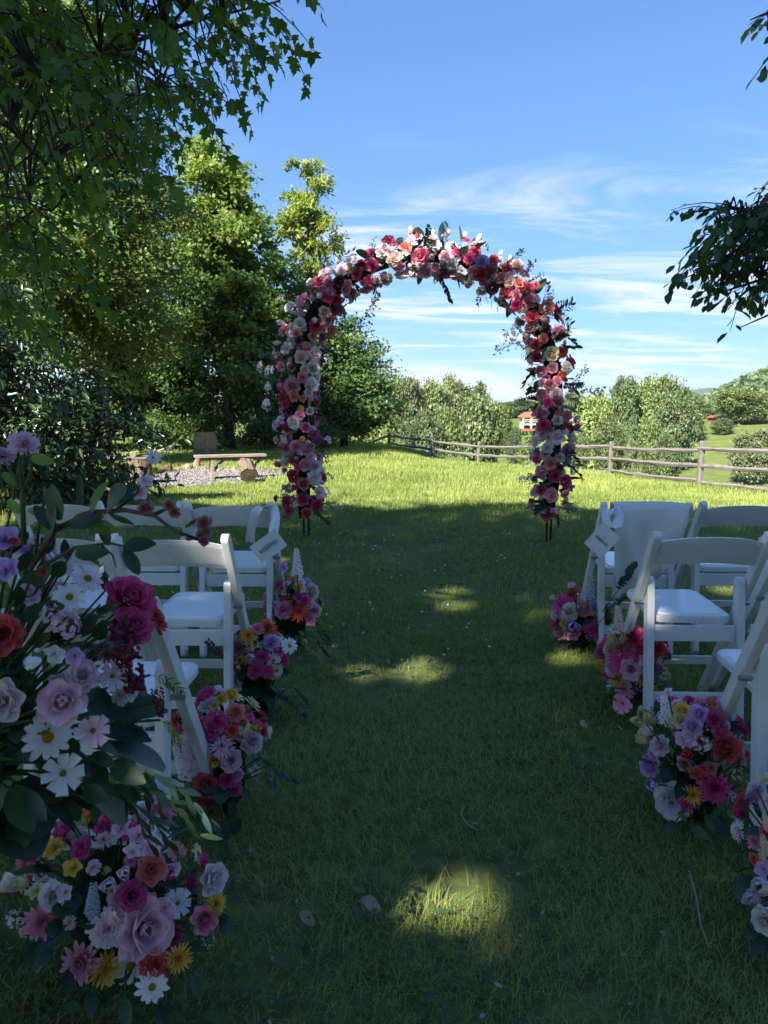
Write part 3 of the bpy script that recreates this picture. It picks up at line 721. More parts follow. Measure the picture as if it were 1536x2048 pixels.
def cherry_region(r):
    if r.random() < 0.16: return (r.uniform(2.9, 5.5), r.uniform(2.5, 6.0), r.uniform(2.8, 5.0))
    if r.random() < 0.17:
        py = r.uniform(-120, 120); return at_y(1545 + 150 * r.random(), py, r.uniform(4.0, 5.0))
    py = r.uniform(390, 560); e = np.interp(py, CH_X, CH_E)
    return at_y(e + 42 + (1700 - e) * r.random() ** 1.2, py, r.uniform(4.0, 5.2))
twig_tree('overhanging_cherry', 'cherry tree reaching drooping pointed leaves in from the right edge', [(4.6, 3.2, -0.3), (4.5, 3.3, 1.6), (4.3, 3.6, 3.2), (4.1, 3.8, 5.0)], [0.17, 0.14, 0.11, 0.06],
     [([(4.4, 3.5, 2.2)] + bg([(1640, 470, 4.2), (1536, 430, 4.4), (1460, 415, 4.5), (1372, 425, 4.5)]), 0.03),
      ([(4.4, 3.5, 2.0)] + bg([(1640, 545, 4.3), (1520, 560, 4.5), (1400, 598, 4.6)]), 0.022),
      ([(4.4, 3.5, 2.0)] + bg([(1640, 600, 4.3), (1560, 620, 4.5), (1480, 655, 4.6)]), 0.018),
      ([(4.2, 3.7, 3.8)] + bg([(1620, 20, 4.4), (1536, 25, 4.6), (1500, 40, 4.6)]), 0.02)],
     cherry_region, 210, LEAF_CHERRY, 0.078, 'cherry', 'cherry_o', 37, 9, (-0.85, 0.0, -0.2), 0.75, 280, 0.34)

# ------------------------------------------------------------------ far side of the valley
def crown_variant(seed, ell, n, size, clumps, cr, tmpl=LEAF_QUAD, surf=0.4, droop=0.3):
    r = np.random.default_rng(seed)
    C, cs, P, ci, out = crown_points(ell, clumps, cr, n, r, 0.75, surf)
    k = P[:, 2] > 0.01; P, ci = P[k], ci[k]
    return make_crown(P, out, ci, tmpl, size, r, droop, vclump=np.clip(r.normal(0.5, 0.25, clumps), 0, 1)), trunk_mesh(0.8, 0.022, C, r, 8)
VAR = {}
VAR['round'] = [crown_variant(200 + i, [(0, 0, 0.56, 0.42, 0.42, 0.38), (0.1, 0, 0.34, 0.36, 0.36, 0.24), (-.12, .1, 0.74, 0.24, 0.24, 0.2)], 13000, 0.044, 150, 0.12) for i in range(3)]
VAR['tall'] = [crown_variant(210 + i, [(0, 0, 0.55, 0.34, 0.34, 0.45), (0, 0, 0.28, 0.42, 0.42, 0.26), (0.08, 0, 0.8, 0.22, 0.22, 0.18)], 12000, 0.043, 130, 0.11) for i in range(3)]
VAR['cone'] = [crown_variant(220 + i, [(0, 0, 0.12 + 0.11 * j, 0.44 * (1 - j / 8.5), 0.44 * (1 - j / 8.5), 0.08) for j in range(8)], 7000, 0.07, 130, 0.08, LEAF_LANCE, 0.5, 0.5) for i in range(2)]
# px centre, px top, px width, distance, kind, leaf, label
FAR = [
 (735, 800, 80, 118, 'round', 'tree_a', 'far green tree just right of the round dark evergreen'),
 (790, 768, 84, 128, 'round', 'tree_a', 'rounded far tree at the left end of the valley grove'),
 (826, 775, 78, 122, 'tall', 'tree_f', 'brown-tinged far tree second from left in the valley grove'),
 (868, 772, 84, 132, 'round', 'tree_c', 'olive far tree in the middle of the valley grove'),
 (906, 768, 74, 140, 'tall', 'tree_f', 'tallest brownish far tree of the valley grove'),
 (945, 778, 80, 140, 'round', 'tree_a', 'flat-topped far tree at the right end of the valley grove'),
 (962, 800, 92, 98, 'round', 'tree_c', 'big pale rounded tree standing in front of the valley grove'),
 (806, 838, 60, 92, 'cone', 'tree_e', 'dark pointed conifer at the lower left of the valley grove'),
 (850, 836, 76, 88, 'round', 'tree_e', 'wide conifer low in front of the valley grove'),
 (892, 832, 70, 90, 'tall', 'tree_a', 'green conifer beside the big pale rounded tree'),
 (775, 860, 56, 84, 'round', 'tree_d', 'small bright bush at the left foot of the valley grove'),
 (1004, 822, 54, 132, 'tall', 'tree_d', 'light green tree just left of the white house'),
 (1030, 858, 30, 120, 'round', 'tree_e', 'small dark bush below the white house'),
 (1048, 800, 70, 215, 'round', 'tree_b', 'distant tree rising behind the red roof of the white house'),
 (1010, 806, 70, 230, 'round', 'tree_a', 'distant tree behind and left of the white house'),
 (1100, 795, 70, 170, 'tall', 'tree_b', 'far tree behind the right leg of the arch'),
 (1150, 792, 66, 165, 'tall', 'tree_e', 'dark far tree just right of the arch'),
 (1188, 800, 92, 112, 'round', 'tree_d', 'bright rounded tree right of the arch across the valley'),
 (1250, 768, 72, 130, 'tall', 'tree_b', 'tall dark tree at the left of the central valley wood'),
 (1292, 770, 80, 134, 'round', 'tree_a', 'full green tree in the middle of the central valley wood'),
 (1338, 764, 78, 134, 'round', 'tree_a', 'highest green tree of the central valley wood'),
 (1378, 786, 62, 138, 'round', 'tree_c', 'olive tree at the right end of the central valley wood'),
 (1350, 798, 84, 112, 'round', 'tree_e', 'large spreading conifer in front of the central valley wood'),
 (1262, 828, 56, 104, 'cone', 'tree_e', 'narrow conifer below the tall dark tree'),
 (1306, 842, 56, 100, 'round', 'tree_a', 'pale conifer at the foot of the central valley wood'),
 (1215, 850, 60, 104, 'round', 'tree_a', 'low tree beneath the bright rounded tree'),
 (1335, 878, 54, 84, 'round', 'tree_b', 'low bush in the pasture behind the fence rails'),
 (1482, 782, 92, 152, 'round', 'tree_a', 'large rounded tree on top of the sunlit hillside'),
 (1516, 800, 60, 150, 'round', 'tree_b', 'darker tree at the right of the hilltop'),
 (1446, 838, 44, 142, 'round', 'tree_b', 'small bush on the sunlit hillside below the barn'),
 (1512, 866, 84, 96, 'round', 'tree_f', 'shaggy brownish bush at the right edge behind the fence'),
 (1160, 872, 40, 96, 'round', 'tree_c', 'small olive bush in the pasture right of the arch'),
 (1060, 878, 44, 84, 'round', 'tree_d', 'bright bush in the valley below the house'),
 (1404, 806, 46, 170, 'round', 'tree_b', 'small distant tree left of the barn'),
 (1450, 806, 50, 210, 'round', 'tree_b', 'distant tree behind the red-roofed barn'),
]
leafcopy = {}
for i, (cx, top, wpx, D, kind, leaf, lab) in enumerate(FAR):
    p = at_y(cx, top, D); zb = gzf(p.x, D)
    h = (p.z - zb) * 1.12; w = wpx * 1.12 / FPX * D
    vs = VAR[kind]; vi = i % len(vs); key = (kind, vi, leaf)
    if key not in leafcopy:
        me = vs[vi][0].copy(); me.materials.append(M[leaf.replace('tree_', 'far_')]); leafcopy[key] = me
        if not vs[vi][1].materials: vs[vi][1].materials.append(M['bark'])
    root = empty('valley_tree', (p.x, D, zb - 0.1), random.uniform(0, 6.28)); root.scale = (w, w, h)
    tag(root, lab, 'tree', 'trees across the valley')
    link('trunk', vs[vi][1], None, root); c = link('crown', leafcopy[key], None, root); c['kind'] = 'stuff'

# thick woods beyond the single trees, green mountain, far ridge
def build_woods():
    r = np.random.default_rng(91); n = 1100
    az = r.uniform(-0.75, 0.85, n); D = r.uniform(210, 420, n)
    x, y = np.sin(az) * D, np.cos(az) * D
    z0 = gz(x, y); top = CAM_H + D * np.interp(az, [-.75, 0.0, 0.2, 0.3, 0.42, 0.5, .85], [0.035, 0.022, 0.014, 0.022, 0.006, 0.010, 0.03]) * r.uniform(0.5, 1.0, n)
    h = np.clip(top - z0, 4, 14); C = np.stack([x, y, z0 + h * 0.5], -1)
    per = 44; ci = np.repeat(np.arange(n), per)
    d = unit(r.normal(size=(n * per, 3)))
    P = C[ci] + d * np.stack([h * 0.42, h * 0.42, h * 0.5], -1)[ci] * r.random((n * per, 1)) ** 0.3
    nn = d + np.array([0, 0, 0.5]); dd = np.cross(d, r.normal(size=d.shape))
    V, T = bulk(LEAF_QUAD[0], LEAF_QUAD[1], P, frames(dd, nn), r.uniform(1.1, 2.3, n * per))
    v = np.clip(np.repeat(r.normal(0.5, 0.25, n), per) + r.normal(0, 0.1, n * per), 0, 1)
    o = link('distant_wood', np_mesh('distant_wood', V, T, {'var': np.repeat(v, 4)}), M['far_b'])
    tag(o, 'continuous distant woodland along the far side of the valley', 'woodland', kind='stuff')
build_woods()
def ridge(name, label, D0, az0, az1, prof, depth, mat, seed, rough, n=160, m=26, trees=0, tsize=4.0):
    az = np.linspace(az0, az1, n); t = np.linspace(-1, 1, m)
    A, Tt = np.meshgrid(az, t, indexing='ij'); D = D0 + Tt * depth
    X, Y = np.sin(A) * D, np.cos(A) * D
    Hh = np.interp(A, prof[0], prof[1])
    k = 1 - np.abs(Tt) ** 1.5
    Z = -12 + (CAM_H + Hh * D0 + 12) * k + (fbm(X / rough, Y / rough, seed, 4) - 0.5) * Hh.clip(0.005) * D0 * 0.35 * k
    i, j = np.meshgrid(np.arange(n - 1), np.arange(m - 1), indexing='ij')
    a0, b0, c0, d0 = i * m + j, (i + 1) * m + j, (i + 1) * m + j + 1, i * m + j + 1
    F = np.concatenate([np.stack([a0, b0, c0], -1).reshape(-1, 3), np.stack([a0, c0, d0], -1).reshape(-1, 3)])
    V = np.stack([X, Y, Z], -1).reshape(-1, 3)
    o = link(name, np_mesh(name, V, F, smooth=True), M[mat]); tag(o, label, 'hill', kind='structure')
    if trees:
        r = np.random.default_rng(seed); f = F[r.integers(0, len(F), trees)]; w = r.dirichlet((1, 1, 1), trees)
        P = (V[f] * w[:, :, None]).sum(1); k = P[:, 2] > -8; P = P[k]; nt_ = len(P); per = 14; ci = np.repeat(np.arange(nt_), per)
        d = unit(r.normal(size=(nt_ * per, 3))); d[:, 2] = np.abs(d[:, 2])
        Q = P[ci] + d * tsize * 0.55 + np.array([0, 0, tsize * 0.3])
        VV, TT = bulk(LEAF_QUAD[0], LEAF_QUAD[1], Q, frames(np.cross(d, r.normal(size=d.shape)), d), r.uniform(0.5, 0.9, nt_ * per) * tsize)
        v = np.clip(np.repeat(r.normal(0.45, 0.25, nt_), per), 0, 1)
        o = link('mountain_forest', np_mesh('mountain_forest', VV, TT, {'var': np.repeat(v, 4)}), M['far_b'])
        tag(o, 'dense forest covering the green mountain at the right', 'forest', kind='stuff')
ridge('mountain', 'green forested mountain rising at the right edge', 620, 0.36, 0.95, ([0.36, 0.40, 0.425, 0.46, 0.50, 0.58, 0.75, 0.95], [0.0, 0.008, 0.020, 0.038, 0.052, 0.075, 0.10, 0.05]), 190, 'forest', 5, 60, trees=5200, tsize=5.0)
ridge('far_ridge', 'hazy blue mountain ridge far beyond the valley', 4200, -0.9, 0.9, ([-0.9, -0.4, 0, 0.15, 0.2, 0.3, 0.38, 0.42, 0.47, 0.6, 0.9], [0.02, 0.03, 0.010, 0.012, 0.018, 0.020, 0.028, 0.034, 0.030, 0.02, 0.03]), 900, 'ridge', 8, 500)

# ------------------------------------------------------------------ white house and barn
def house():
    p = at_y(1090, 850, 165.0); x, y = p.x, 165.0; z = gzf(x, y)
    top = at_y(1060, 826, 165).z
    H = top - z
    root = empty('white_house', (x, y, z), rad(-6)); tag(root, 'white two-storey house with red roof seen across the valley', 'house')
    mb = MB(); mb.box((0, 0, H * 0.39 - 0.3), (11.0, 7.0, H * 0.78 + 0.6)); mb.build('wall', M['hwall'], root)
    mb = MB(); hr = H * 0.78
    mb.add([(-6.0, -5.2, hr - .1), (6.0, -5.2, hr - .1), (6.0, 4.1, hr - .1), (-6.0, 4.1, hr - .1), (-4.6, -0.4, H + .25), (4.6, -0.4, H + .25), (-6.0, -5.2, hr + .12), (6.0, -5.2, hr + .12), (6.0, 4.1, hr + .12), (-6.0, 4.1, hr + .12)],
           [(3, 2, 1, 0), (0, 1, 7, 6), (1, 2, 8, 7), (2, 3, 9, 8), (3, 0, 6, 9), (6, 7, 5, 4), (8, 9, 4, 5), (7, 8, 5), (9, 6, 4)]); mb.build('roof', M['hroof'], root)
    mb = MB(); mb.box((0, -4.4, H * 0.07), (11.8, 2.4, H * 0.14)); mb.build('deck', M['hred'], root)
    mb = MB(); mb.box((0, -4.25, H * 0.37), (11.4, 1.6, 0.28)); mb.build('balcony', M['hwall'], root)
    for k in range(7):
        mb = MB(); mb.box((-5.4 + 1.8 * k, -4.9, hr / 2 - 0.2), (0.26, 0.26, hr + 0.2)); mb.build('column', M['hwall'], root)
    for lv in (0.20, 0.57):
        for k in range(6):
            w = MB(); w.box((-4.5 + 1.8 * k, -3.52, H * lv), (1.0, 0.1, H * 0.22)); wo = w.build('window', M['hglass'], root)
            f = MB(); f.box((-4.5 + 1.8 * k, -3.58, H * lv), (0.08, 0.08, H * 0.22)); f.build('mullion', M['hwall'], wo)
    mb = MB(); mb.box((0, -5.0, H * 0.37 + 1.0), (11.2, 0.1, 0.12)); mb.box((0, -5.0, H * 0.37 + .6), (11.2, 0.06, 0.08)); mb.build('balustrade', M['hwall'], root)
house()
def barn(px, top, bot, w, D, label, wall):
    p = at_y(px, top, D); z = gzf(p.x, D); H = p.z - z
    root = empty('barn', (p.x, D, z), rad(12)); tag(root, label, 'barn')
    mb = MB(); mb.box((0, 0, H * 0.3 - .3), (w, w * 0.6, H * 0.6 + .6)); mb.build('wall', M[wall], root)
    mb = MB(); a, b, h0, h1 = w / 2 + .5, w * 0.3 + .5, H * 0.58, H
    mb.add([(-a, -b, h0), (a, -b, h0), (a, b, h0), (-a, b, h0), (-a, 0, h1), (a, 0, h1)], [(0, 1, 5, 4), (2, 3, 4, 5), (1, 2, 5), (3, 0, 4), (3, 2, 1, 0)]); mb.build('roof', M['hroof'], root)
    mb = MB(); mb.box((0.4, -w * 0.3 - 0.03, H * 0.22), (w * 0.2, 0.12, H * 0.4)); mb.build('door', M['hglass'], root)
barn(1440, 831, 842, 4.2, 160, 'small red-roofed barn on the sunlit hillside', 'hred')

# ------------------------------------------------------------------ split-rail fence
def build_fence():
    pos = [(9.3, 6.4), (8.25, 10.9)]
    for px, py, y in ((1403, 0, 15.3), (1222, 0, 19.6), (1068, 0, 23.6), (957, 0, 27.2), (865, 0, 30.0), (778, 0, 33.2), (700, 0, 36.4)):
        d = ray(px, 900); pos.append((d.x / d.y * y, y))
    pts = [Vector((x, y, gzf(x, y))) for x, y in pos]
    pts[-2].z -= 0.25; pts[-1].z -= 0.6
    root = empty('rail_fence', pts[2]); o0 = pts[2]
    tag(root, 'weathered split-rail fence bordering the sunlit lawn', 'fence')
    rr = random.Random(4)
    tops = []
    for i, p in enumerate(pts):
        h = 0.93 + rr.uniform(-.03, .05); mb = MB(); lx, ly = rr.uniform(-.025, .025), rr.uniform(-.02, .02)
        q = [Vector((0, 0, -0.3)), Vector((lx * .4, ly * .4, h * .4)), Vector((lx, ly, h - .03)), Vector((lx, ly, h + .015))]
        mb.tube(q, [0.072, 0.068, 0.066, 0.045], 7, jit=0.22)
        mb.build('post', M['fence_v'], root, mw=Matrix.Translation(p - o0))
    for i in range(len(pts) - 1):
        a, b = pts[i], pts[i + 1]; t = (b - a).normalized(); sd = Vector((-t.y, t.x, 0)).normalized()
        for k, hz in enumerate((0.80, 0.47, 0.10)):
            L = (b - a).length; mb = MB(); q = []; rds = []
            off = sd * (0.02 if i % 2 else -0.02)
            for s in np.linspace(-0.015, 1.015, 9):
                sag = -0.03 * math.sin(math.pi * s) * rr.uniform(0.4, 1.1)
                q.append(Vector((0, s * L, sag + rr.uniform(-.012, .012)))); rds.append((0.055 if k < 2 else 0.05) * rr.uniform(0.8, 1.12) * (0.75 if s < 0 or s > 1 else 1))
            mb.tube([v + Vector((rr.uniform(-.012, .012), 0, 0)) for v in q], rds, 6, jit=0.3)
            z_ax = Vector((0, 0, 1)); y_ax = t; x_ax = y_ax.cross(z_ax).normalized(); z_ax = x_ax.cross(y_ax)
            R = Matrix((x_ax, y_ax, z_ax)).transposed().to_4x4()
            mb.build('rail', M['fence'], root, mw=Matrix.Translation(a + off + Vector((0, 0, hz + rr.uniform(-.03, .03))) - o0) @ R)
build_fence()

# ------------------------------------------------------------------ fire-pit corner
def build_pit():
    an = np.linspace(0, 2 * np.pi, 64, endpoint=False); w = 1 + 0.10 * np.sin(an * 3 + 1) + 0.06 * np.sin(an * 7)
    x = PIT[0] + PIT[2] * w * np.cos(an); y = PIT[1] + PIT[3] * w * np.sin(an)
    V = [(PIT[0], PIT[1], gzf(PIT[0], PIT[1]) + 0.012)] + [(a, b, gzf(a, b) + 0.008) for a, b in zip(x, y)]
    F = [(0, 1 + i, 1 + (i + 1) % 64) for i in range(64)]
    tag(link('gravel_bed', np_mesh('gravel_bed', np.array(V), np.array(F)), M['gravel_bed']), 'patch of pale gravel ground around the fire pit', 'gravel', kind='structure')
    r = np.random.default_rng(55); n = 11000
    a = r.uniform(-1.15, 1.15, n); b = r.uniform(-1.15, 1.15, n); x = PIT[0] + a * PIT[2]; y = PIT[1] + b * PIT[3]
    k = in_pit(x, y, 0.92) | (in_pit(x, y, 1.08) & (r.random(n) < 0.35)); x, y = x[k], y[k]; n = len(x)
    P = np.stack([x, y, gz(x, y) + 0.015], -1)
    TV = [(0, 0, .7), (0, 0, -.7), (1, .2, 0), (-.1, 1, .1), (-1, -.1, 0), (.2, -1, -.1)]
    TT = [(0, 2, 3), (0, 3, 4), (0, 4, 5), (0, 5, 2), (1, 3, 2), (1, 4, 3), (1, 5, 4), (1, 2, 5)]
    R = frames(r.normal(size=(n, 3)), r.normal(size=(n, 3)))
    V, T = bulk(TV, TT, P, R, r.uniform(0.014, 0.036, (n, 1)) * r.uniform(0.7, 1.3, (n, 3)))
    tag(link('gravel', np_mesh('gravel', V, T, {'var': np.repeat(r.random(n), 6)}), M['gravel']), 'loose pale grey gravel stones around the bench', 'gravel', kind='stuff')
build_pit()
def rock(x, y, sx, sy, sz, seed, label):
    bm = bmesh.new(); bmesh.ops.create_icosphere(bm, subdivisions=2, radius=1.0); rr = random.Random(seed)
    ph = [rr.uniform(0, 6) for _ in range(6)]
    for v in bm.verts:
        c = v.co; k = 1 + 0.18 * math.sin(3 * c.x + ph[0]) + 0.14 * math.sin(4 * c.y + ph[1]) + 0.12 * math.sin(5 * c.z + ph[2]) + rr.uniform(-.07, .07)
        v.co = Vector((c.x * k * sx, c.y * k * sy, max(c.z, -0.3) * k * sz))
    me = bpy.data.meshes.new('rock'); bm.to_mesh(me); bm.free()
    o = link('rock', me, M['rock']); o.location = (x, y, gzf(x, y) + sz * 0.2); o.rotation_euler = (0, 0, rr.uniform(0, 6))
    tag(o, label, 'rock', 'rocks ringing the fire pit')
for i, (px, py, w, h, lab) in enumerate([
    (330, 934, 30, 10, 'flat reddish rock at the left end of the fire ring'), (352, 936, 26, 10, 'long low reddish rock left of the bench leg'),
    (376, 931, 24, 15, 'pointed reddish rock touching the front bench leg'), (394, 926, 22, 18, 'tallest pale rock under the left end of the bench'),
    (438, 938, 20, 9, 'small reddish rock below the middle of the bench'), (455, 939, 16, 11, 'dark little rock right of the bench middle'),
    (470, 936, 22, 10, 'low red rock under the right half of the bench'), (486, 932, 20, 14, 'orange rock behind the upright log'), (415, 932, 16, 8, 'small half-buried rock behind the bench leg')]):
    p = at_z(px, py + h * 0.4); s = p.y / FPX * 0.5
    rock(p.x, p.y, w * s, w * s * 0.7, h * s * 1.4, 70 + i, lab)

def log_mesh(r, h, n=20, seed=1, rough=0.06):
    """upright log: bark side only, and the cut top as a second mesh"""
    rr = random.Random(seed); ph = [rr.uniform(0, 6) for _ in range(4)]
    mb = MB(); V, F = [], []; lv = 7
    f = lambda a, t: r * (1 + rough * math.sin(3 * a + ph[0]) + rough * .7 * math.sin(7 * a + ph[1] + t) + rough * .6 * math.sin(17 * a + ph[2]) + 0.12 * (1 - t) ** 3)
    for i in range(lv):
        t = i / (lv - 1)
        for k in range(n * 2):
            a = math.pi * k / n; V.append((f(a, t) * math.cos(a), f(a, t) * math.sin(a), h * t))
    m = n * 2
    for i in range(lv - 1):
        for k in range(m): F.append((i * m + k, i * m + (k + 1) % m, (i + 1) * m + (k + 1) % m, (i + 1) * m + k))
    mb.add(V, F); cap = MB()
    cv = [(f(math.pi * k / n, 1) * .97 * math.cos(math.pi * k / n), f(math.pi * k / n, 1) * .97 * math.sin(math.pi * k / n), h - 0.004) for k in range(m)]
    cap.add([(0, 0, h + .004)] + cv, [(0, 1 + k, 1 + (k + 1) % m) for k in range(m)])
    bot = MB(); bot.add([(0, 0, -.004)] + [(f(math.pi * k / n, 0) * .97 * math.cos(math.pi * k / n), f(math.pi * k / n, 0) * .97 * math.sin(math.pi * k / n), 0.004) for k in range(m)], [(0, 1 + (k + 1) % m, 1 + k) for k in range(m)])
    return mb, cap, bot
# chair carved from a stump
p = at_z(411, 921); root = empty('stump_chair', (p.x, p.y, gzf(p.x, p.y)), rad(8)); tag(root, 'chair carved from a tree stump with rounded backrest, behind the bench', 'chair')
k = p.y / FPX
sw = 44 * k / 2; sh = 0.36
b, c, _ = log_mesh(sw, sh, seed=3); b.build('seat', M['log_bark'], root, True); c.build('seat_top', M['cutwood'], root)
bm = bmesh.new(); vs = []
bh = 0.78
outl = [(-sw, sh - .02), (sw * .98, sh - .02), (sw * 1.0, bh - .22), (sw * .92, bh - .08), (sw * .7, bh - .01), (sw * .3, bh + .01), (-sw * .7, bh), (-sw * .93, bh - .03), (-sw * 1.02, bh - .12)]
f0 = bm.faces.new([bm.verts.new((x, sw * 0.30, z)) for x, z in outl]); e = bmesh.ops.extrude_face_region(bm, geom=[f0])
for v in [g for g in e['geom'] if isinstance(g, bmesh.types.BMVert)]: v.co.y += sw * 0.55
bmesh.ops.recalc_face_normals(bm, faces=bm.faces); bmesh.ops.bevel(bm, geom=list(bm.edges), offset=0.02, segments=2, affect='EDGES')
me = bpy.data.meshes.new('backrest'); bm.to_mesh(me); bm.free(); link('backrest', me, wood_mat('stump_back', (0.20, 0.15, 0.10), (0.36, 0.28, 0.19), (10, 10, 3)), root)
# rough bench
a0, b0 = at_z(424, 960), at_z(518, 935)
p0 = Vector((a0.x, a0.y, 0)); root = empty('wooden_bench', (p0.x, p0.y, gzf(p0.x, p0.y)), rad(24)); tag(root, 'rough wooden plank bench with braced legs on the gravel', 'bench')
mb = MB(); bl, bw, bhh = 1.34, 0.27, 0.46
for i, (x, y, z) in enumerate([(0.28, 0.08, bhh)]): mb.box((x + 0.10, y, z), (bl, bw, 0.05))
mb.build('plank', M['plank'], root, bevel=0.008)
for lx in (0.02, 0.76):
    mb = MB(); mb.box((lx, 0.08, 0.215), (0.06, 0.20, 0.44)); mb.build('leg', M['plank'], root, bevel=0.006)
    mb = MB(); d = 0.19 if lx < .5 else 0.17; sgn = 1 if lx < .5 else 1
    R = Matrix.Rotation(rad(42), 3, 'Y'); mb.box((lx + d * 0.78, 0.08, 0.31), (0.045, 0.09, 0.36), R); mb.build('brace', M['plank'], root, bevel=0.005)
    if lx > .5:
        mb = MB(); R = Matrix.Rotation(rad(-48), 3, 'Y'); mb.box((lx - d * 0.9, 0.08, 0.31), (0.045, 0.09, 0.36), R); mb.build('brace', M['plank'], root, bevel=0.005)
mb = MB(); mb.box((0.38, 0.08, bhh - 0.045), (1.1, 0.07, 0.04)); mb.build('rail', M['plank'], root)
# short log lying by the bench, stump at the left
p = at_z(506, 966); root = empty('short_log', (p.x, p.y + .05, gzf(p.x, p.y)), 0); tag(root, 'short bark-covered log tilted on the gravel right of the bench', 'log')
b, c, bo = log_mesh(0.135, 0.40, seed=8, rough=0.09)
mw = Matrix.Translation((-0.06, -0.1, 0.15)) @ Matrix.Rotation(rad(-62), 4, Vector((0.9, 0.35, 0)).normalized())
b.build('bark', M['log_bark'], root, True, mw=mw); c.build('cut_end', M['endwood'], root, mw=mw); bo.build('cut_end', M['endwood'], root, mw=mw)
p = at_z(282, 968); root = empty('tree_stump', (p.x, p.y, gzf(p.x, p.y)), 0); tag(root, 'dark cut tree stump beside the laurel left of the gravel', 'stump')
b, c, _ = log_mesh(0.20, 0.46, seed=12); b.build('bark', M['log_bark'], root, True); c.build('cut_top', M['cutwood'], root)
mb = MB(); mb.box((-0.16, 0.0, 0.49), (0.72, 0.34, 0.05)); mb.build('slab', M['fence'], root, bevel=0.01)
# ------------------------------------------------------------------ white folding chairs
def strip_poly(y0, z0, y1, z1, w, rnd0=True, rnd1=False):
    """outline in (y, z) of a straight bar of width w between two points; ends optionally rounded"""
    d = Vector((y1 - y0, z1 - z0)); L = d.length; d /= L; n = Vector((-d.y, d.x)); pts = []
    def end(c, s, rnd):
        out = []
        if rnd:
            for k in range(7):
                a = math.pi * (k / 6 - 0.5)
                out.append(Vector(c) + d * s * (w / 2) * math.cos(a) * 0.9 + n * s * (w / 2) * math.sin(a))
        else: out = [Vector(c) - n * s * w / 2, Vector(c) + n * s * w / 2]
        return out
    return end((y0, z0), -1, rnd0) + end((y1, z1), 1, rnd1)
def bar(name, poly, x0, x1, mat, parent, bevel=0.004):
    bm = bmesh.new(); f = bm.faces.new([bm.verts.new((x0, p[0], p[1])) for p in poly]); e = bmesh.ops.extrude_face_region(bm, geom=[f])
    for v in [g for g in e['geom'] if isinstance(g, bmesh.types.BMVert)]: v.co.x = x1
    bmesh.ops.recalc_face_normals(bm, faces=bm.faces)
    bmesh.ops.bevel(bm, geom=list(bm.edges), offset=bevel, segments=2, affect='EDGES', profile=0.6)
    me = bpy.data.meshes.new(name); bm.to_mesh(me); bm.free()
    return link(name, me, mat, parent)
CW = 0.215                                                 # half width to the post's outer face
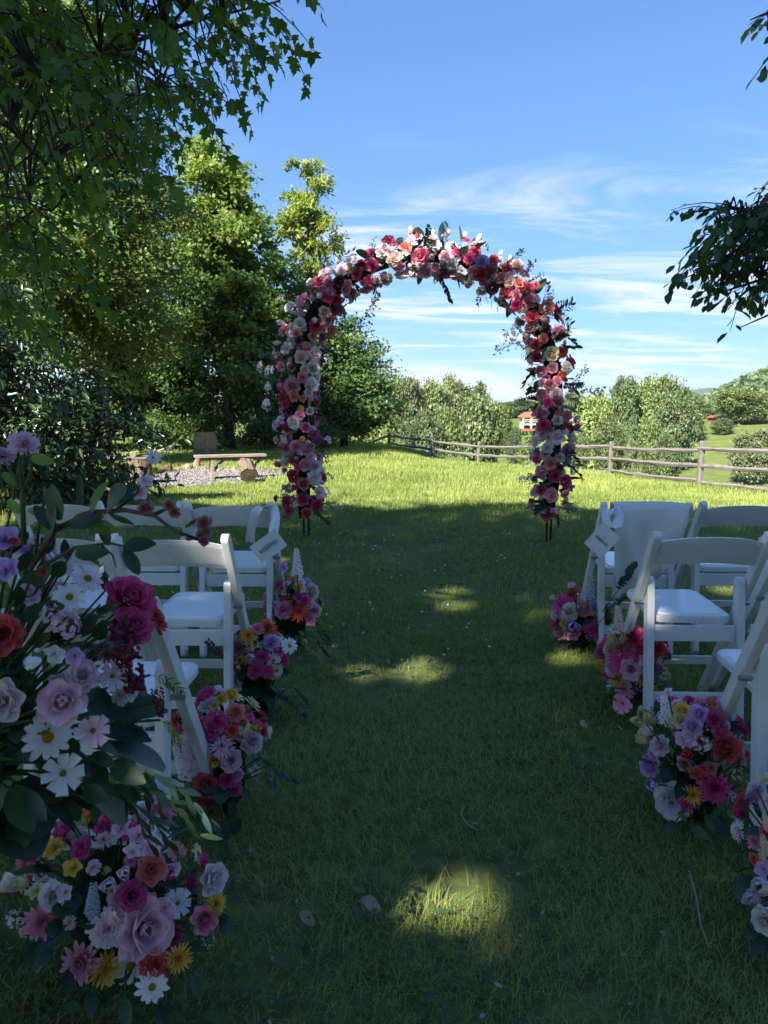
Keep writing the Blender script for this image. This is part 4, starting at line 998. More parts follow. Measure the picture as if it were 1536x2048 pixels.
def make_chair():
    root = empty('folding_chair')
    W = M['white']
    for s in (-1, 1):
        a, b = sorted((s * CW, s * (CW - 0.028)))
        bar('post', strip_poly(-0.255, 0.785, 0.235, 0.0, 0.042, True, False), a, b, W, root)
        a, b = sorted((s * (CW - 0.031), s * (CW - 0.059)))
        leg = bar('rear_leg', strip_poly(-0.118, 0.585, -0.185, 0.0, 0.046, True, False), a, b, W, root)
        mb = MB(); mb.tube([(s * (CW + 0.003), -0.105, 0.50), (s * (CW - 0.06), -0.105, 0.50)], [0.008, 0.008], 8); mb.build('rivet', M['rivet'], root)
    # curved back panel between the post tops
    nx, nz = 18, 6; mb = MB(); V, F = [], []
    for side in (0, 1):
        for i in range(nx + 1):
            u = i / nx * 2 - 1; x = u * (CW - 0.029)
            top = 0.772 + 0.014 * math.cos(u * math.pi / 2) - 0.012 * abs(u) ** 4; bot = 0.664 + 0.016 * math.cos(u * math.pi / 2)
            for k in range(nz + 1):
                t = k / nz; z = bot + (top - bot) * t
                edge = 0.007 if k in (0, nz) else 0.010
                y = -0.255 + (0.785 - z) * 0.62 - 0.028 * math.cos(u * math.pi / 2) + (edge if side else -edge) * 0.9
                V.append((x, y, z))
    st = (nx + 1) * (nz + 1)
    for side in (0, 1):
        for i in range(nx):
            for k in range(nz):
                q = [side * st + i * (nz + 1) + k, side * st + (i + 1) * (nz + 1) + k, side * st + (i + 1) * (nz + 1) + k + 1, side * st + i * (nz + 1) + k + 1]
                F.append(tuple(q if side == 0 else q[::-1]))
    for i in range(nx):
        for k, fl in ((0, 1), (nz, 0)):
            q = [i * (nz + 1) + k, (i + 1) * (nz + 1) + k, st + (i + 1) * (nz + 1) + k, st + i * (nz + 1) + k]; F.append(tuple(q if not fl else q[::-1]))
    mb.add(V, F); o = mb.build('backrest', W, root)
    # seat with a raised rim and an inset pad
    def rrect(hx, y0, y1, r, z):
        pts = []
        for cx, cy, a0 in ((hx - r, y1 - r, 0), (-hx + r, y1 - r, 90), (-hx + r, y0 + r, 180), (hx - r, y0 + r, 270)):
            for k in range(5):
                a = rad(a0 + 22.5 * k); pts.append((cx + r * math.cos(a), cy + r * math.sin(a), z(cy + r * math.sin(a))))
        return pts
    zs = lambda y: 0.452 + 0.035 * (y + 0.13)
    def slab(name, hx, y0, y1, r, z_off, th, mat):
        bm = bmesh.new(); f = bm.faces.new([bm.verts.new((x, y, z + z_off)) for x, y, z in rrect(hx, y0, y1, r, zs)]); e = bmesh.ops.extrude_face_region(bm, geom=[f])
        for v in [g for g in e['geom'] if isinstance(g, bmesh.types.BMVert)]: v.co.z -= th
        bmesh.ops.recalc_face_normals(bm, faces=bm.faces); bmesh.ops.bevel(bm, geom=list(bm.edges), offset=0.004, segments=2, affect='EDGES')
        me = bpy.data.meshes.new(name); bm.to_mesh(me); bm.free(); return link(name, me, mat, root)
    so = slab('seat', CW - 0.064, -0.135, 0.255, 0.045, 0.0, 0.026, W)
    pad = slab('seat_pad', CW - 0.088, -0.108, 0.228, 0.03, 0.0055, 0.012, M['seat_pad']); pad.parent = so
    hw = CW - 0.06
    for nm, c, d in (('apron', (0, -0.138, 0.388), (2 * hw, 0.020, 0.062)), ('rear_crossbar', (0, -0.166, 0.140), (2 * hw, 0.020, 0.042)), ('front_crossbar', (0, 0.110, 0.195), (2 * hw + 0.06, 0.018, 0.036))):
        mb = MB(); mb.box(c, d); mb.build(nm, W, root, bevel=0.004)
    for s in (-1, 1):
        mb = MB(); mb.box((s * (hw - 0.065), -0.128, 0.392), (0.012, 0.012, 0.012)); 
    return root
CHAIRS = [
 (-0.745, 3.66, -1, 'white folding chair in the front left row with a reserved sign on its post'),
 (-1.185, 3.69, -2, 'white folding chair in the front left row, second from the aisle'),
 (-1.625, 3.74, 0, 'white folding chair in the front left row, farthest from the aisle'),
 (-0.750, 2.73, -2, 'white folding chair in the second left row at the aisle'),
 (-1.200, 2.77, -3, 'white folding chair in the second left row, behind the pink dangling sprig'),
 (-0.725, 1.86, -3, 'white folding chair in the third left row beside the crimson berries'),
 (1.275, 3.64, -3, 'white folding chair in the front right row with a cloth over its back'),
 (1.760, 3.68, -1, 'white folding chair in the front right row at the photo edge'),
 (1.195, 2.78, -2, 'white folding chair in the second right row at the aisle'),
 (1.690, 2.84, 0, 'white folding chair in the second right row, mostly out of frame'),
 (1.205, 1.97, -4, 'white folding chair in the third right row, nearest on the right'),
]
proto = None
for i, (x, y, a, lab) in enumerate(CHAIRS):
    o = make_chair() if i == 0 else copy_tree(proto)
    if i == 0: proto = o
    o.location = (x, y, 0.0); o.rotation_euler = (0, 0, rad(a)); tag(o, lab, 'chair', 'white folding chairs in rows')

# ------------------------------------------------------------------ reserved signs, ribbon, cloth
def text_mesh(body, size, extrude=0.0006):
    cu = bpy.data.curves.new('lettering', 'FONT'); cu.body = body; cu.size = size; cu.align_x = 'CENTER'; cu.align_y = 'CENTER'; cu.extrude = extrude; cu.space_character = 1.12
    cu.offset = size * 0.012
    t = bpy.data.objects.new('tmp', cu); COL.objects.link(t); bpy.context.view_layer.update()
    me = bpy.data.meshes.new_from_object(t.evaluated_get(bpy.context.evaluated_depsgraph_get())); bpy.data.objects.remove(t); return me
def serif_word(size):
    """RESERVED in bold letters with slab serifs"""
    me = text_mesh('RESERVED', size); return me
def sign(label, corners_px, Y, tilt_text):
    """card seen at four photo points, standing at distance Y"""
    P = [at_y(px, py, Y + dy) for px, py, dy in corners_px]       # top-left, top-right, bottom-right, bottom-left of the lettering
    c = sum(P, Vector()) / 4
    ux = ((P[1] - P[0]) + (P[2] - P[3])).normalized(); n = ux.cross(((P[3] - P[0]) + (P[2] - P[1]))).normalized()
    if n.y > 0: n = -n
    uy = n.cross(ux).normalized()
    w = ((P[1] - P[0]).length + (P[2] - P[3]).length) / 2; h = ((P[3] - P[0]).length + (P[2] - P[1]).length) / 2
    R = Matrix((ux, uy, n)).transposed().to_4x4()
    root = empty('reserved_sign'); root.matrix_basis = Matrix.Translation(c) @ R; tag(root, label, 'sign', 'reserved signs on the front chairs')
    mb = MB(); mb.box((0, 0, 0), (w, h, 0.002)); mb.build('card', M['paper'], root)
    me = text_mesh('RESERVED', w * 0.142); o = link('lettering', me, M['ink'], root, Matrix.Translation((0, -h * 0.03, 0.0016)) @ Matrix.Diagonal((0.98, 1.25, 1, 1)))
    mb = MB()
    for k in range(7): mb.box(((k - 3) * w * 0.034, h * 0.135, 0.0016), (w * 0.020, h * 0.022, 0.0008))
    mb.build('small_print', M['ink'], root)
    return c, n
sign('cream reserved card tied at a slant to the left front chair', [(507, 1090, 0), (557, 1054, 0), (567, 1094, 0), (516, 1131, 0)], 3.28, 0)
sign('reserved card hanging corner-down from the right front chair', [(1203, 1043, 0), (1238, 1073, 0), (1206, 1119, 0), (1170, 1088, 0)], 3.24, 0)
def ribbon(name, label, path, width, mat, cat, group=None, wdir=(1, 0, 0)):
    pts = [Vector(p) for p in path]; V, F = [], []
    def cr(i, t):
        g = lambda k: pts[min(max(k, 0), len(pts) - 1)]
        a, b, c, d = g(i - 1), g(i), g(i + 1), g(i + 2)
        return 0.5 * ((2 * b) + (c - a) * t + (2 * a - 5 * b + 4 * c - d) * t * t + (3 * b - a - 3 * c + d) * t ** 3)
    sm = [cr(i, t / 5) for i in range(len(pts) - 1) for t in range(5)] + [pts[-1]]
    for k, p in enumerate(sm):
        t = (sm[min(k + 1, len(sm) - 1)] - sm[max(k - 1, 0)]).normalized(); w = Vector(wdir); w = (w - t * w.dot(t)).normalized()
        n = t.cross(w); tw = 0.5 * math.sin(k * 0.35); w = (w * math.cos(tw) + n * math.sin(tw)) * width / 2
        for s in (-1, -.4, .4, 1): V.append(p + w * s + n * 0.006 * math.cos(s * 2))
    for k in range(len(sm) - 1):
        for j in range(3): F.append((k * 4 + j, k * 4 + j + 1, k * 4 + 5 + j, k * 4 + 4 + j))
    mb = MB(); mb.add(V, F); o = mb.build(name, mat, smooth=True)
    m = o.modifiers.new('thickness', 'SOLIDIFY'); m.thickness = 0.0012
    tag(o, label, cat, group); return o
Y = 3.34
ribbon('satin_ribbon', 'white satin ribbon looped over the left front chair back', [at_y(500, 1086, 3.40), at_y(503, 1056, 3.37), at_y(514, 1022, 3.345), at_y(530, 1012, 3.36), at_y(545, 1014, 3.40), at_y(551, 1035, 3.33), at_y(546, 1066, 3.28)], 0.045, M['satin'], 'ribbon', 'satin ribbons holding the signs')
ribbon('satin_ribbon', 'white satin ribbon knotted round the right front chair post', [at_y(1216, 1056, 3.26), at_y(1211, 1030, 3.27), at_y(1222, 1018, 3.3), at_y(1240, 1030, 3.31), at_y(1234, 1050, 3.28), at_y(1222, 1056, 3.26)], 0.05, M['satin'], 'ribbon', 'satin ribbons holding the signs')
def cloth():
    """folded cream cloth hung over the right front chair back"""
    nu, nv = 26, 26; V, F = [], []
    ch = Vector((1.275, 3.64, 0)); rz = rad(-3)
    rb = random.Random(5)
    for j in range(nv + 1):
        t = j / nv * 2 - 0.62                                   # t<0 front side, 0 over the top, up to 1.38 down the back
        for i in range(nu + 1):
            u = i / nu * 2 - 1
            low = 0.31 - 0.055 * u - 0.05 * max(0, u) ** 2
            half = 0.172 if t < 0.35 else 0.172 - 0.022 * max(0, t - 0.35) * (1.6 if u > 0 else 0.7)
            x = u * half + 0.012
            top = 0.797 + 0.006 * math.cos(u * 1.5)
            fold = 0.013 * math.sin(u * 4 + t * 3.5) + 0.010 * math.sin(u * 9 - t * 5) * max(0, t)
            if t <= 0: y, z = -0.212 + fold * .5 + 0.0, top + t * 0.20 * (1 + 0.1 * u)
            else:
                a = min(1, t / 0.08); z = top - max(0, t - 0.04) * low; y = -0.212 - 0.095 * math.sin(a * math.pi / 2) + 0.05 * max(0, t - 0.3) + fold * (0.4 + t)
            V.append(Vector((ch.x + x * math.cos(rz) - y * math.sin(rz), ch.y + x * math.sin(rz) + y * math.cos(rz), z)))
    for j in range(nv):
        for i in range(nu):
            a = j * (nu + 1) + i; F.append((a, a + 1, a + nu + 2, a + nu + 1))
    mb = MB(); mb.add(V, F); o = mb.build('draped_cloth', M['cloth'], smooth=True)
    m = o.modifiers.new('thickness', 'SOLIDIFY'); m.thickness = 0.002
    tag(o, 'cream cloth draped over the back of the right front aisle chair', 'cloth')
cloth()

# ------------------------------------------------------------------ flower meshes (unit diameter, opening towards +Z)
def petal(mb, phi, r0, z0, L, Wd, a0, a1, cup=0.2, ruff=0.0, prof='round', nu=5, nv=4, rr=random, tone=0.0):
    """one petal rooted at radius r0; a0/a1 = pitch in degrees at root and tip (90 = upright)"""
    ca, sa = math.cos(phi), math.sin(phi); V, F, A = [], [], []
    x, z = r0, z0; ph = rr.uniform(0, 6)
    for i in range(nu + 1):
        u = i / nu
        if i:
            a = rad(a0 + (a1 - a0) * (u - 0.5 / nu)); x += math.cos(a) * L / nu; z += math.sin(a) * L / nu
        a = rad(a0 + (a1 - a0) * u)
        if prof == 'round': w = Wd * math.sin(math.pi * min(1, (0.12 + 0.80 * u))) ** 0.55 * (1 if u < .99 else 0.62)
        elif prof == 'long': w = Wd * (0.35 + 0.65 * math.sin(math.pi * (0.1 + 0.62 * u))) * (1 if u < .99 else 0.45)
        else: w = Wd * (0.25 + 0.75 * u ** 0.7) * (1 if u < .99 else 0.92)
        for j in range(nv + 1):
            v = j / nv * 2 - 1; s = v * w / 2
            k = cup * w * v * v + ruff * u * math.sin(v * 7 + ph) * L * 0.5 + (ruff * 0.6 * L * (rr.random() - 0.5) if i == nu else 0)
            px_ = x - math.sin(a) * k; pz_ = z + math.cos(a) * k
            ang = s / max(x, 0.12) if prof == 'wrap' else 0
            V.append((px_ * ca - s * sa, px_ * sa + s * ca, pz_)); A.append(min(1, max(0, 0.12 + 0.88 * u + tone)))
    for i in range(nu):
        for j in range(nv):
            q = i * (nv + 1) + j; F.append((q, q + 1, q + nv + 2, q + nv + 1))
    mb.add(V, F, A)
def flower(kind, seed):
    rr = random.Random(seed); mb = MB(); T2 = 2 * math.pi
    def ring(n, r0, z0, L, W, a0, a1, cup, ruff, prof, nu=4, nv=3, jit=0.25, off=0, tone=0):
        for k in range(n):
            petal(mb, T2 * (k + rr.uniform(-jit, jit)) / n + off, r0, z0 + rr.uniform(-.015, .015), L * rr.uniform(.88, 1.12), W * rr.uniform(.9, 1.1), a0 + rr.uniform(-7, 7), a1 + rr.uniform(-9, 9), cup, ruff, prof, nu, nv, rr, tone)
    if kind == 'rose':
        ring(2, 0.0, 0.06, 0.24, 0.16, 84, 118, 0.5, 0.02, 'round', 4, 4, .1, 0, -.3); ring(3, 0.02, 0.02, 0.30, 0.28, 84, 122, 0.35, 0.02, 'round', 4, 4, .1, .6, -.25); ring(4, 0.06, 0.0, 0.33, 0.34, 78, 108, 0.30, 0.03, 'round', 4, 4, .2, .5, -.1)
        ring(5, 0.10, -.02, 0.36, 0.40, 66, 80, 0.26, 0.04, 'round', 4, 4, .2, .2); ring(5, 0.13, -.05, 0.40, 0.44, 46, 10, 0.2, 0.05, 'round', 4, 4, .2, .8); ring(6, 0.12, -.07, 0.42, 0.44, 24, -28, 0.15, 0.06, 'round', 4, 4, .2, .1)
    elif kind == 'ranunculus':
        for k in range(5): ring(5 + k, 0.02 + 0.045 * k, 0.05 - 0.025 * k, 0.22 + 0.035 * k, 0.20 + 0.045 * k, 88 - 6 * k, 112 - 16 * k, 0.3, 0.02, 'round', 3, 3, .2, k * .7, -.2 + .06 * k)
        ring(7, 0.16, -.1, 0.34, 0.36, 28, -5, 0.2, 0.03, 'round', 4, 3)
    elif kind == 'peony':
        ring(6, 0.03, 0.02, 0.28, 0.22, 82, 108, 0.3, 0.10, 'fan', 3, 4, .3, 0, -.2); ring(8, 0.07, 0.0, 0.32, 0.28, 70, 86, 0.3, 0.10, 'fan', 3, 4, .3, .4, -.1)
        ring(8, 0.09, -.02, 0.36, 0.34, 55, 58, 0.3, 0.09, 'fan', 4, 4, .3, .2); ring(7, 0.10, -.05, 0.42, 0.44, 34, 24, 0.34, 0.06, 'round', 4, 4, .2, .1); ring(7, 0.10, -.08, 0.42, 0.46, 14, -8, 0.3, 0.06, 'round', 4, 4, .2, .5)
    elif kind == 'open_peony':
        ring(5, 0.05, 0.0, 0.30, 0.26, 74, 96, 0.4, 0.06, 'fan', 4, 4, .2, 0, -.15); ring(6, 0.08, -.02, 0.40, 0.46, 48, 64, 0.42, 0.05, 'round', 5, 5, .2, .4); ring(6, 0.08, -.05, 0.46, 0.52, 18, 26, 0.36, 0.05, 'round', 5, 5, .2, .9)
    elif kind == 'carnation':
        for k in range(5): ring(7 + k, 0.02 + 0.02 * k, 0.02 - .02 * k, 0.26 + 0.05 * k, 0.20 + 0.02 * k, 84 - 15 * k, 78 - 21 * k, 0.1, 0.24, 'fan', 3, 4, .4, k * .6, -.25 + .08 * k)
    elif kind == 'mum':
        for k in range(5): ring(11 + 2 * k, 0.03 + 0.015 * k, 0.05 - 0.03 * k, 0.16 + 0.072 * k, 0.085, 80 - 17 * k, 95 - 24 * k, 0.35, 0.03, 'long', 3, 2, .3, k * .4, -.2 + .08 * k)
    elif kind == 'dahlia':
        for k in range(4): ring(9 + 2 * k, 0.03 + 0.02 * k, 0.04 - 0.03 * k, 0.18 + 0.088 * k, 0.15, 74 - 19 * k, 84 - 26 * k, 0.4, 0.04, 'long', 3, 3, .25, k * .5, -.3 + .1 * k)
    elif kind == 'gerbera':
        ring(22, 0.07, 0.0, 0.42, 0.092, 14, -4, 0.2, 0.02, 'long', 3, 2, .2); ring(20, 0.06, 0.015, 0.34, 0.085, 28, 8, 0.2, 0.02, 'long', 3, 2, .2, .15); ring(16, 0.05, 0.02, 0.16, 0.05, 50, 40, 0.2, 0.02, 'long', 2, 2, .2, .1, -.2)
    elif kind == 'daisy': ring(12, 0.07, 0.0, 0.42, 0.165, 12, -8, 0.12, 0.03, 'long', 4, 2, .16, 0, .3); ring(6, 0.06, -.01, 0.40, 0.15, 2, -14, 0.12, 0.03, 'long', 4, 2, .3, .2, .3)
    elif kind == 'cosmos': ring(8, 0.05, 0.0, 0.45, 0.30, 26, 2, 0.2, 0.06, 'fan', 4, 4, .15, 0, .2)
    elif kind == 'tulip':
        ring(3, 0.03, 0.0, 0.72, 0.42, 62, 100, 0.55, 0.03, 'round', 5, 4, .1); ring(3, 0.05, -.02, 0.70, 0.44, 50, 96, 0.5, 0.03, 'round', 5, 4, .1, 1.05)
    elif kind == 'blossom':
        ring(5, 0.03, 0.0, 0.44, 0.40, 30, 4, 0.25, 0.05, 'round', 3, 3, .12); ring(3, 0.02, 0.02, 0.26, 0.24, 62, 60, 0.3, 0.06, 'round', 3, 3, .2, .4, -.2)
    me = mb.mesh(kind, smooth=True)
    co = np.empty(len(me.vertices) * 3, np.float32); me.vertices.foreach_get('co', co); co = co.reshape(-1, 3)
    d = 2 * np.percentile(np.hypot(co[:, 0], co[:, 1]), 98); co /= d
    if kind == 'tulip': co /= 1.3
    me.vertices.foreach_set('co', co.ravel()); me.materials.append(M['petal']); me.update()
    return me
FL = {k: [flower(k, 300 + i) for i in range(n)] for k, n in (('rose', 3), ('ranunculus', 2), ('peony', 3), ('open_peony', 2), ('carnation', 2), ('mum', 2), ('dahlia', 2), ('gerbera', 2), ('daisy', 2), ('cosmos', 2), ('tulip', 2), ('blossom', 3))}
NAME = dict(rose='rose', ranunculus='ranunculus', peony='peony', open_peony='peony', carnation='carnation', mum='chrysanthemum', dahlia='dahlia', gerbera='gerbera', daisy='daisy', cosmos='cosmos', tulip='tulip', blossom='blossom')
def dome():
    bm = bmesh.new(); bmesh.ops.create_uvsphere(bm, u_segments=10, v_segments=6, radius=0.5)
    for v in bm.verts: v.co.z = max(v.co.z, -0.1) * 0.7; v.co *= 1 + random.uniform(-.06, .06)
    me = bpy.data.meshes.new('flower_center'); bm.to_mesh(me); bm.free(); me.materials.append(M['center']); me.polygons.foreach_set('use_smooth', np.ones(len(me.polygons), dtype=bool)); return me
CENTER = dome()
CEN = dict(daisy=0.22, cosmos=0.17, gerbera=0.14, blossom=0.10)
# filler: spikes or sprays of tiny florets; unit height along +Z
def filler(seed, shape, n=44, fs=0.10):
    r = np.random.default_rng(seed); mb = MB(); rr = random.Random(seed); P = []
    for k in range(n):
        t = (k + r.random()) / n
        if shape == 'spike': rad_ = 0.15 * (1 - 0.75 * t) + 0.02; a = k * 2.4; P.append(((math.cos(a) * rad_, math.sin(a) * rad_, 0.1 + 0.9 * t), (math.cos(a), math.sin(a), 0.6), fs * (1.15 - .5 * t)))
        else:
            d = unit(r.normal(size=3)); d[2] = abs(d[2]); P.append((tuple(d * 0.42 * np.array([1, 1, .8]) * r.uniform(.65, 1) + np.array([0, 0, .25])), tuple(d), fs * r.uniform(.7, 1.2)))
    for p, d, s in P:
        q = Vector(d).to_track_quat('Z', 'Y'); c = Vector(p)
        for k in range(5):
            a = 2 * math.pi * k / 5 + rr.uniform(-.3, .3); t1 = Vector((math.cos(a) * .5, math.sin(a) * .5, rr.uniform(-.05, .15))) * s; t2 = Vector((math.cos(a + .6) * .35, math.sin(a + .6) * .35, .05)) * s; t3 = Vector((math.cos(a - .6) * .35, math.sin(a - .6) * .35, .05)) * s
            mb.add([c, c + q @ t3, c + q @ t1, c + q @ t2], [(0, 1, 2, 3)], [0.2, .8, 1, .8])
    me = mb.mesh('filler_flowers', False); me.materials.append(M['petal']); return me
FIL = {'spike': [filler(400 + i, 'spike', 60, 0.15) for i in range(2)], 'spray': [filler(410 + i, 'spray', 40, 0.16) for i in range(3)], 'breath': [filler(420, 'spray', 60, 0.07)]}
def berries(seed):
    r = np.random.default_rng(seed); n = 150; t = r.random(n); a = r.uniform(0, 6.28, n); rd = (0.17 * (1 - t) ** .5 + 0.04) * r.uniform(.75, 1, n)
    P = np.stack([np.cos(a) * rd, np.sin(a) * rd, t - .5], -1)
    TV = [(0, 0, 1), (0, 0, -1), (1, 0, 0), (0, 1, 0), (-1, 0, 0), (0, -1, 0)]; TT = [(0, 2, 3), (0, 3, 4), (0, 4, 5), (0, 5, 2), (1, 3, 2), (1, 4, 3), (1, 5, 4), (1, 2, 5)]
    V, T = bulk(TV, TT, P, frames(r.normal(size=(n, 3)), r.normal(size=(n, 3))), r.uniform(.03, .05, n)); me = np_mesh('berry_cluster', V, T, smooth=True); me.materials.append(M['berry']); return me
BERRY = berries(5)
# leaves (unit length along +Y) and sprays (unit length along +Z)
def leaf_shape(kind):
    mb = MB(); n = 7; V, F = [], []
    for i in range(n + 1):
        u = i / n
        w = {'oval': 0.25 * math.sin(math.pi * (0.04 + 0.94 * u)) ** .7, 'lance': 0.12 * math.sin(math.pi * (0.05 + 0.93 * u)) ** .8, 'round': 0.40 * math.sin(math.pi * (0.04 + 0.92 * u)) ** .55}[kind]
        z = -0.18 * u * u
        V += [(-w, u, z + 0.25 * w), (0, u, z), (w, u, z + 0.25 * w)]
    for i in range(n):
        for k in range(2): q = i * 3 + k; F.append((q, q + 1, q + 4, q + 3))
    mb.add(V, F); return mb.mesh('leaf', True)
LF = {}
for k in ('oval', 'lance', 'round'):
    for m_ in ('fleaf', 'fleaf_blue', 'fleaf_light'):
        me = leaf_shape(k); me.materials.append(M[m_]); LF[k, m_] = me
def spray(seed, kind, mat):
    r = random.Random(seed); mb = MB(); pts = []; p = Vector((0, 0, 0)); d = Vector((0, 0, 1)); b = Vector((r.uniform(-1, 1), r.uniform(-1, 1), 0)) * .12
    for i in range(9): pts.append(p); d = (d + b).normalized(); p = p + d * 0.12
    mb.tube(pts, [0.010 * (1 - .09 * i) for i in range(9)], 4, cap=False)
    def lf(c, dr, L, w):
        dr = dr.normalized(); sd = dr.cross(Vector((r.uniform(-.3, .3), r.uniform(-.3, .3), 1))); sd = sd.normalized() if sd.length > .05 else Vector((1, 0, 0)); nn = sd.cross(dr)
        V = [c, c + dr * L * .3 + sd * w - nn * .15 * w, c + dr * L * .7 + sd * w * .8, c + dr * L, c + dr * L * .7 - sd * w * .8, c + dr * L * .3 - sd * w - nn * .15 * w, c + dr * L * .5 + nn * .2 * w]
        mb.add(V, [(0, 1, 6), (1, 2, 6), (2, 3, 6), (3, 4, 6), (4, 5, 6), (5, 0, 6)])
    if kind == 'ruscus':
        for i in range(1, 9):
            t = (pts[i] - pts[i - 1]).normalized()
            for s in (-1, 1):
                sd = t.cross(Vector((0.2, 1, 0.1))).normalized() * s; lf(pts[i], t * .8 + sd * .8 + Vector((r.uniform(-.3, .3), r.uniform(-.3, .3), r.uniform(-.2, .2))), 0.27, 0.052)
        lf(pts[-1], (pts[-1] - pts[-2]), 0.25, .045)
    elif kind == 'round':
        for i in range(1, 9):
            for s in (-1, 1):
                t = (pts[i] - pts[i - 1]).normalized(); sd = t.cross(Vector((0.2, 1, 0.3))).normalized() * s; lf(pts[i], t * .4 + sd + Vector((0, r.uniform(-.6, .6), 0)), 0.17, 0.075)
    elif kind == 'sprig':
        for i in range(2, 9):
            for s in range(3):
                dr = Vector((r.uniform(-1, 1), r.uniform(-1, 1), r.uniform(0, .8))).normalized(); e = pts[i] + dr * r.uniform(.06, .17); mb.tube([pts[i], e], [.004, .003], 3, cap=False)
                for _ in range(3): lf(e, Vector((r.uniform(-1, 1), r.uniform(-1, 1), r.uniform(-1, 1))), r.uniform(.05, .09), 0.026)
    elif kind == 'grass':
        for k in range(16):
            a = r.uniform(0, 6.28); q = Vector((math.cos(a), math.sin(a), 0)) * .3; pp = [Vector((0, 0, 0)) + Vector((0, 0, 1)) * t + q * t * t * r.uniform(.5, 1.5) - Vector((0, 0, .3)) * t ** 3 for t in (0, .33, .66, 1)]
            mb.tube(pp, [.009, .009, .006, .001], 3, cap=False)
    me = mb.mesh('leaf_spray', True); me.materials.append(M[mat]); return me
SPR = {}
for i, (k, m_) in enumerate((('ruscus', 'spray_dark'), ('ruscus', 'fleaf_blue'), ('round', 'spray_dark'), ('round', 'fleaf_blue'), ('sprig', 'spray_pale'), ('sprig', 'spray_dark'), ('grass', 'spray_pale'), ('ruscus', 'fleaf_light'), ('round', 'fleaf'))):
    SPR[k, m_] = [spray(500 + i * 3 + j, k, m_) for j in range(2)]

CO = dict(C=(0.56, 0.010, 0.075), M=(0.74, 0.025, 0.27), H=(0.84, 0.060, 0.34), P=(0.86, 0.34, 0.47), L=(0.90, 0.62, 0.72), W=(0.90, 0.89, 0.86), Y=(0.85, 0.56, 0.03), O=(0.80, 0.27, 0.20), R=(0.72, 0.055, 0.035), U=(0.17, 0.006, 0.04),
          B=(0.84, 0.68, 0.60), V=(0.66, 0.44, 0.76), G=(0.84, 0.15, 0.02), A=(0.62, 0.60, 0.68), E=(0.82, 0.76, 0.40), D=(0.44, 0.17, 0.21), T=(0.90, 0.38, 0.02), K=(0.90, 0.77, 0.80), Q=(0.46, 0.55, 0.60))
def zrot(n, rr):
    return Vector(n).normalized().to_track_quat('Z', 'Y').to_matrix().to_4x4() @ Matrix.Rotation(rr.uniform(0, 6.28), 4, 'Z')
def jitter(c, rr, k=0.12):
    f = 1 + rr.uniform(-k, k); return tuple(min(1, max(0, x * f * (1 + rr.uniform(-.05, .05)))) for x in c) + (1,)
def bloom(kind, col, pos, nrm, size, o0, parent, rr):
    me = rr.choice(FL[kind]); o = link(NAME[kind], me, None, parent, Matrix.Translation(Vector(pos) - o0) @ zrot(nrm, rr) @ Matrix.Scale(size, 4))
    o.color = jitter(CO[col], rr)
    if kind in CEN:
        link('flower_center', CENTER, None, o, Matrix.Translation((0, 0, 0.02)) @ Matrix.Scale(CEN[kind], 4))
    return o
def put_fill(kind, col, pos, axis, size, o0, parent, rr):
    o = link('filler_flowers', rr.choice(FIL[kind]), None, parent, Matrix.Translation(Vector(pos) - o0) @ zrot(axis, rr) @ Matrix.Scale(size, 4)); o.color = jitter(CO[col], rr); return o
def put_leaf(shape, mat, pos, direction, size, o0, parent, rr, up=(0, 0, 1)):
    d = Vector(direction).normalized(); n = Vector(up) + Vector((rr.uniform(-.5, .5), rr.uniform(-.5, .5), rr.uniform(-.2, .5)))
    x = d.cross(n); x = x.normalized() if x.length > .05 else Vector((1, 0, 0)); z = x.cross(d)
    link('leaf', LF[shape, mat], None, parent, Matrix.Translation(Vector(pos) - o0) @ Matrix((x, d, z)).transposed().to_4x4() @ Matrix.Scale(size, 4))
def put_spray(kind, mat, pos, axis, size, o0, parent, rr):
    link('leaf_spray', rr.choice(SPR[kind, mat]), None, parent, Matrix.Translation(Vector(pos) - o0) @ zrot(axis, rr) @ Matrix.Scale(size, 4))

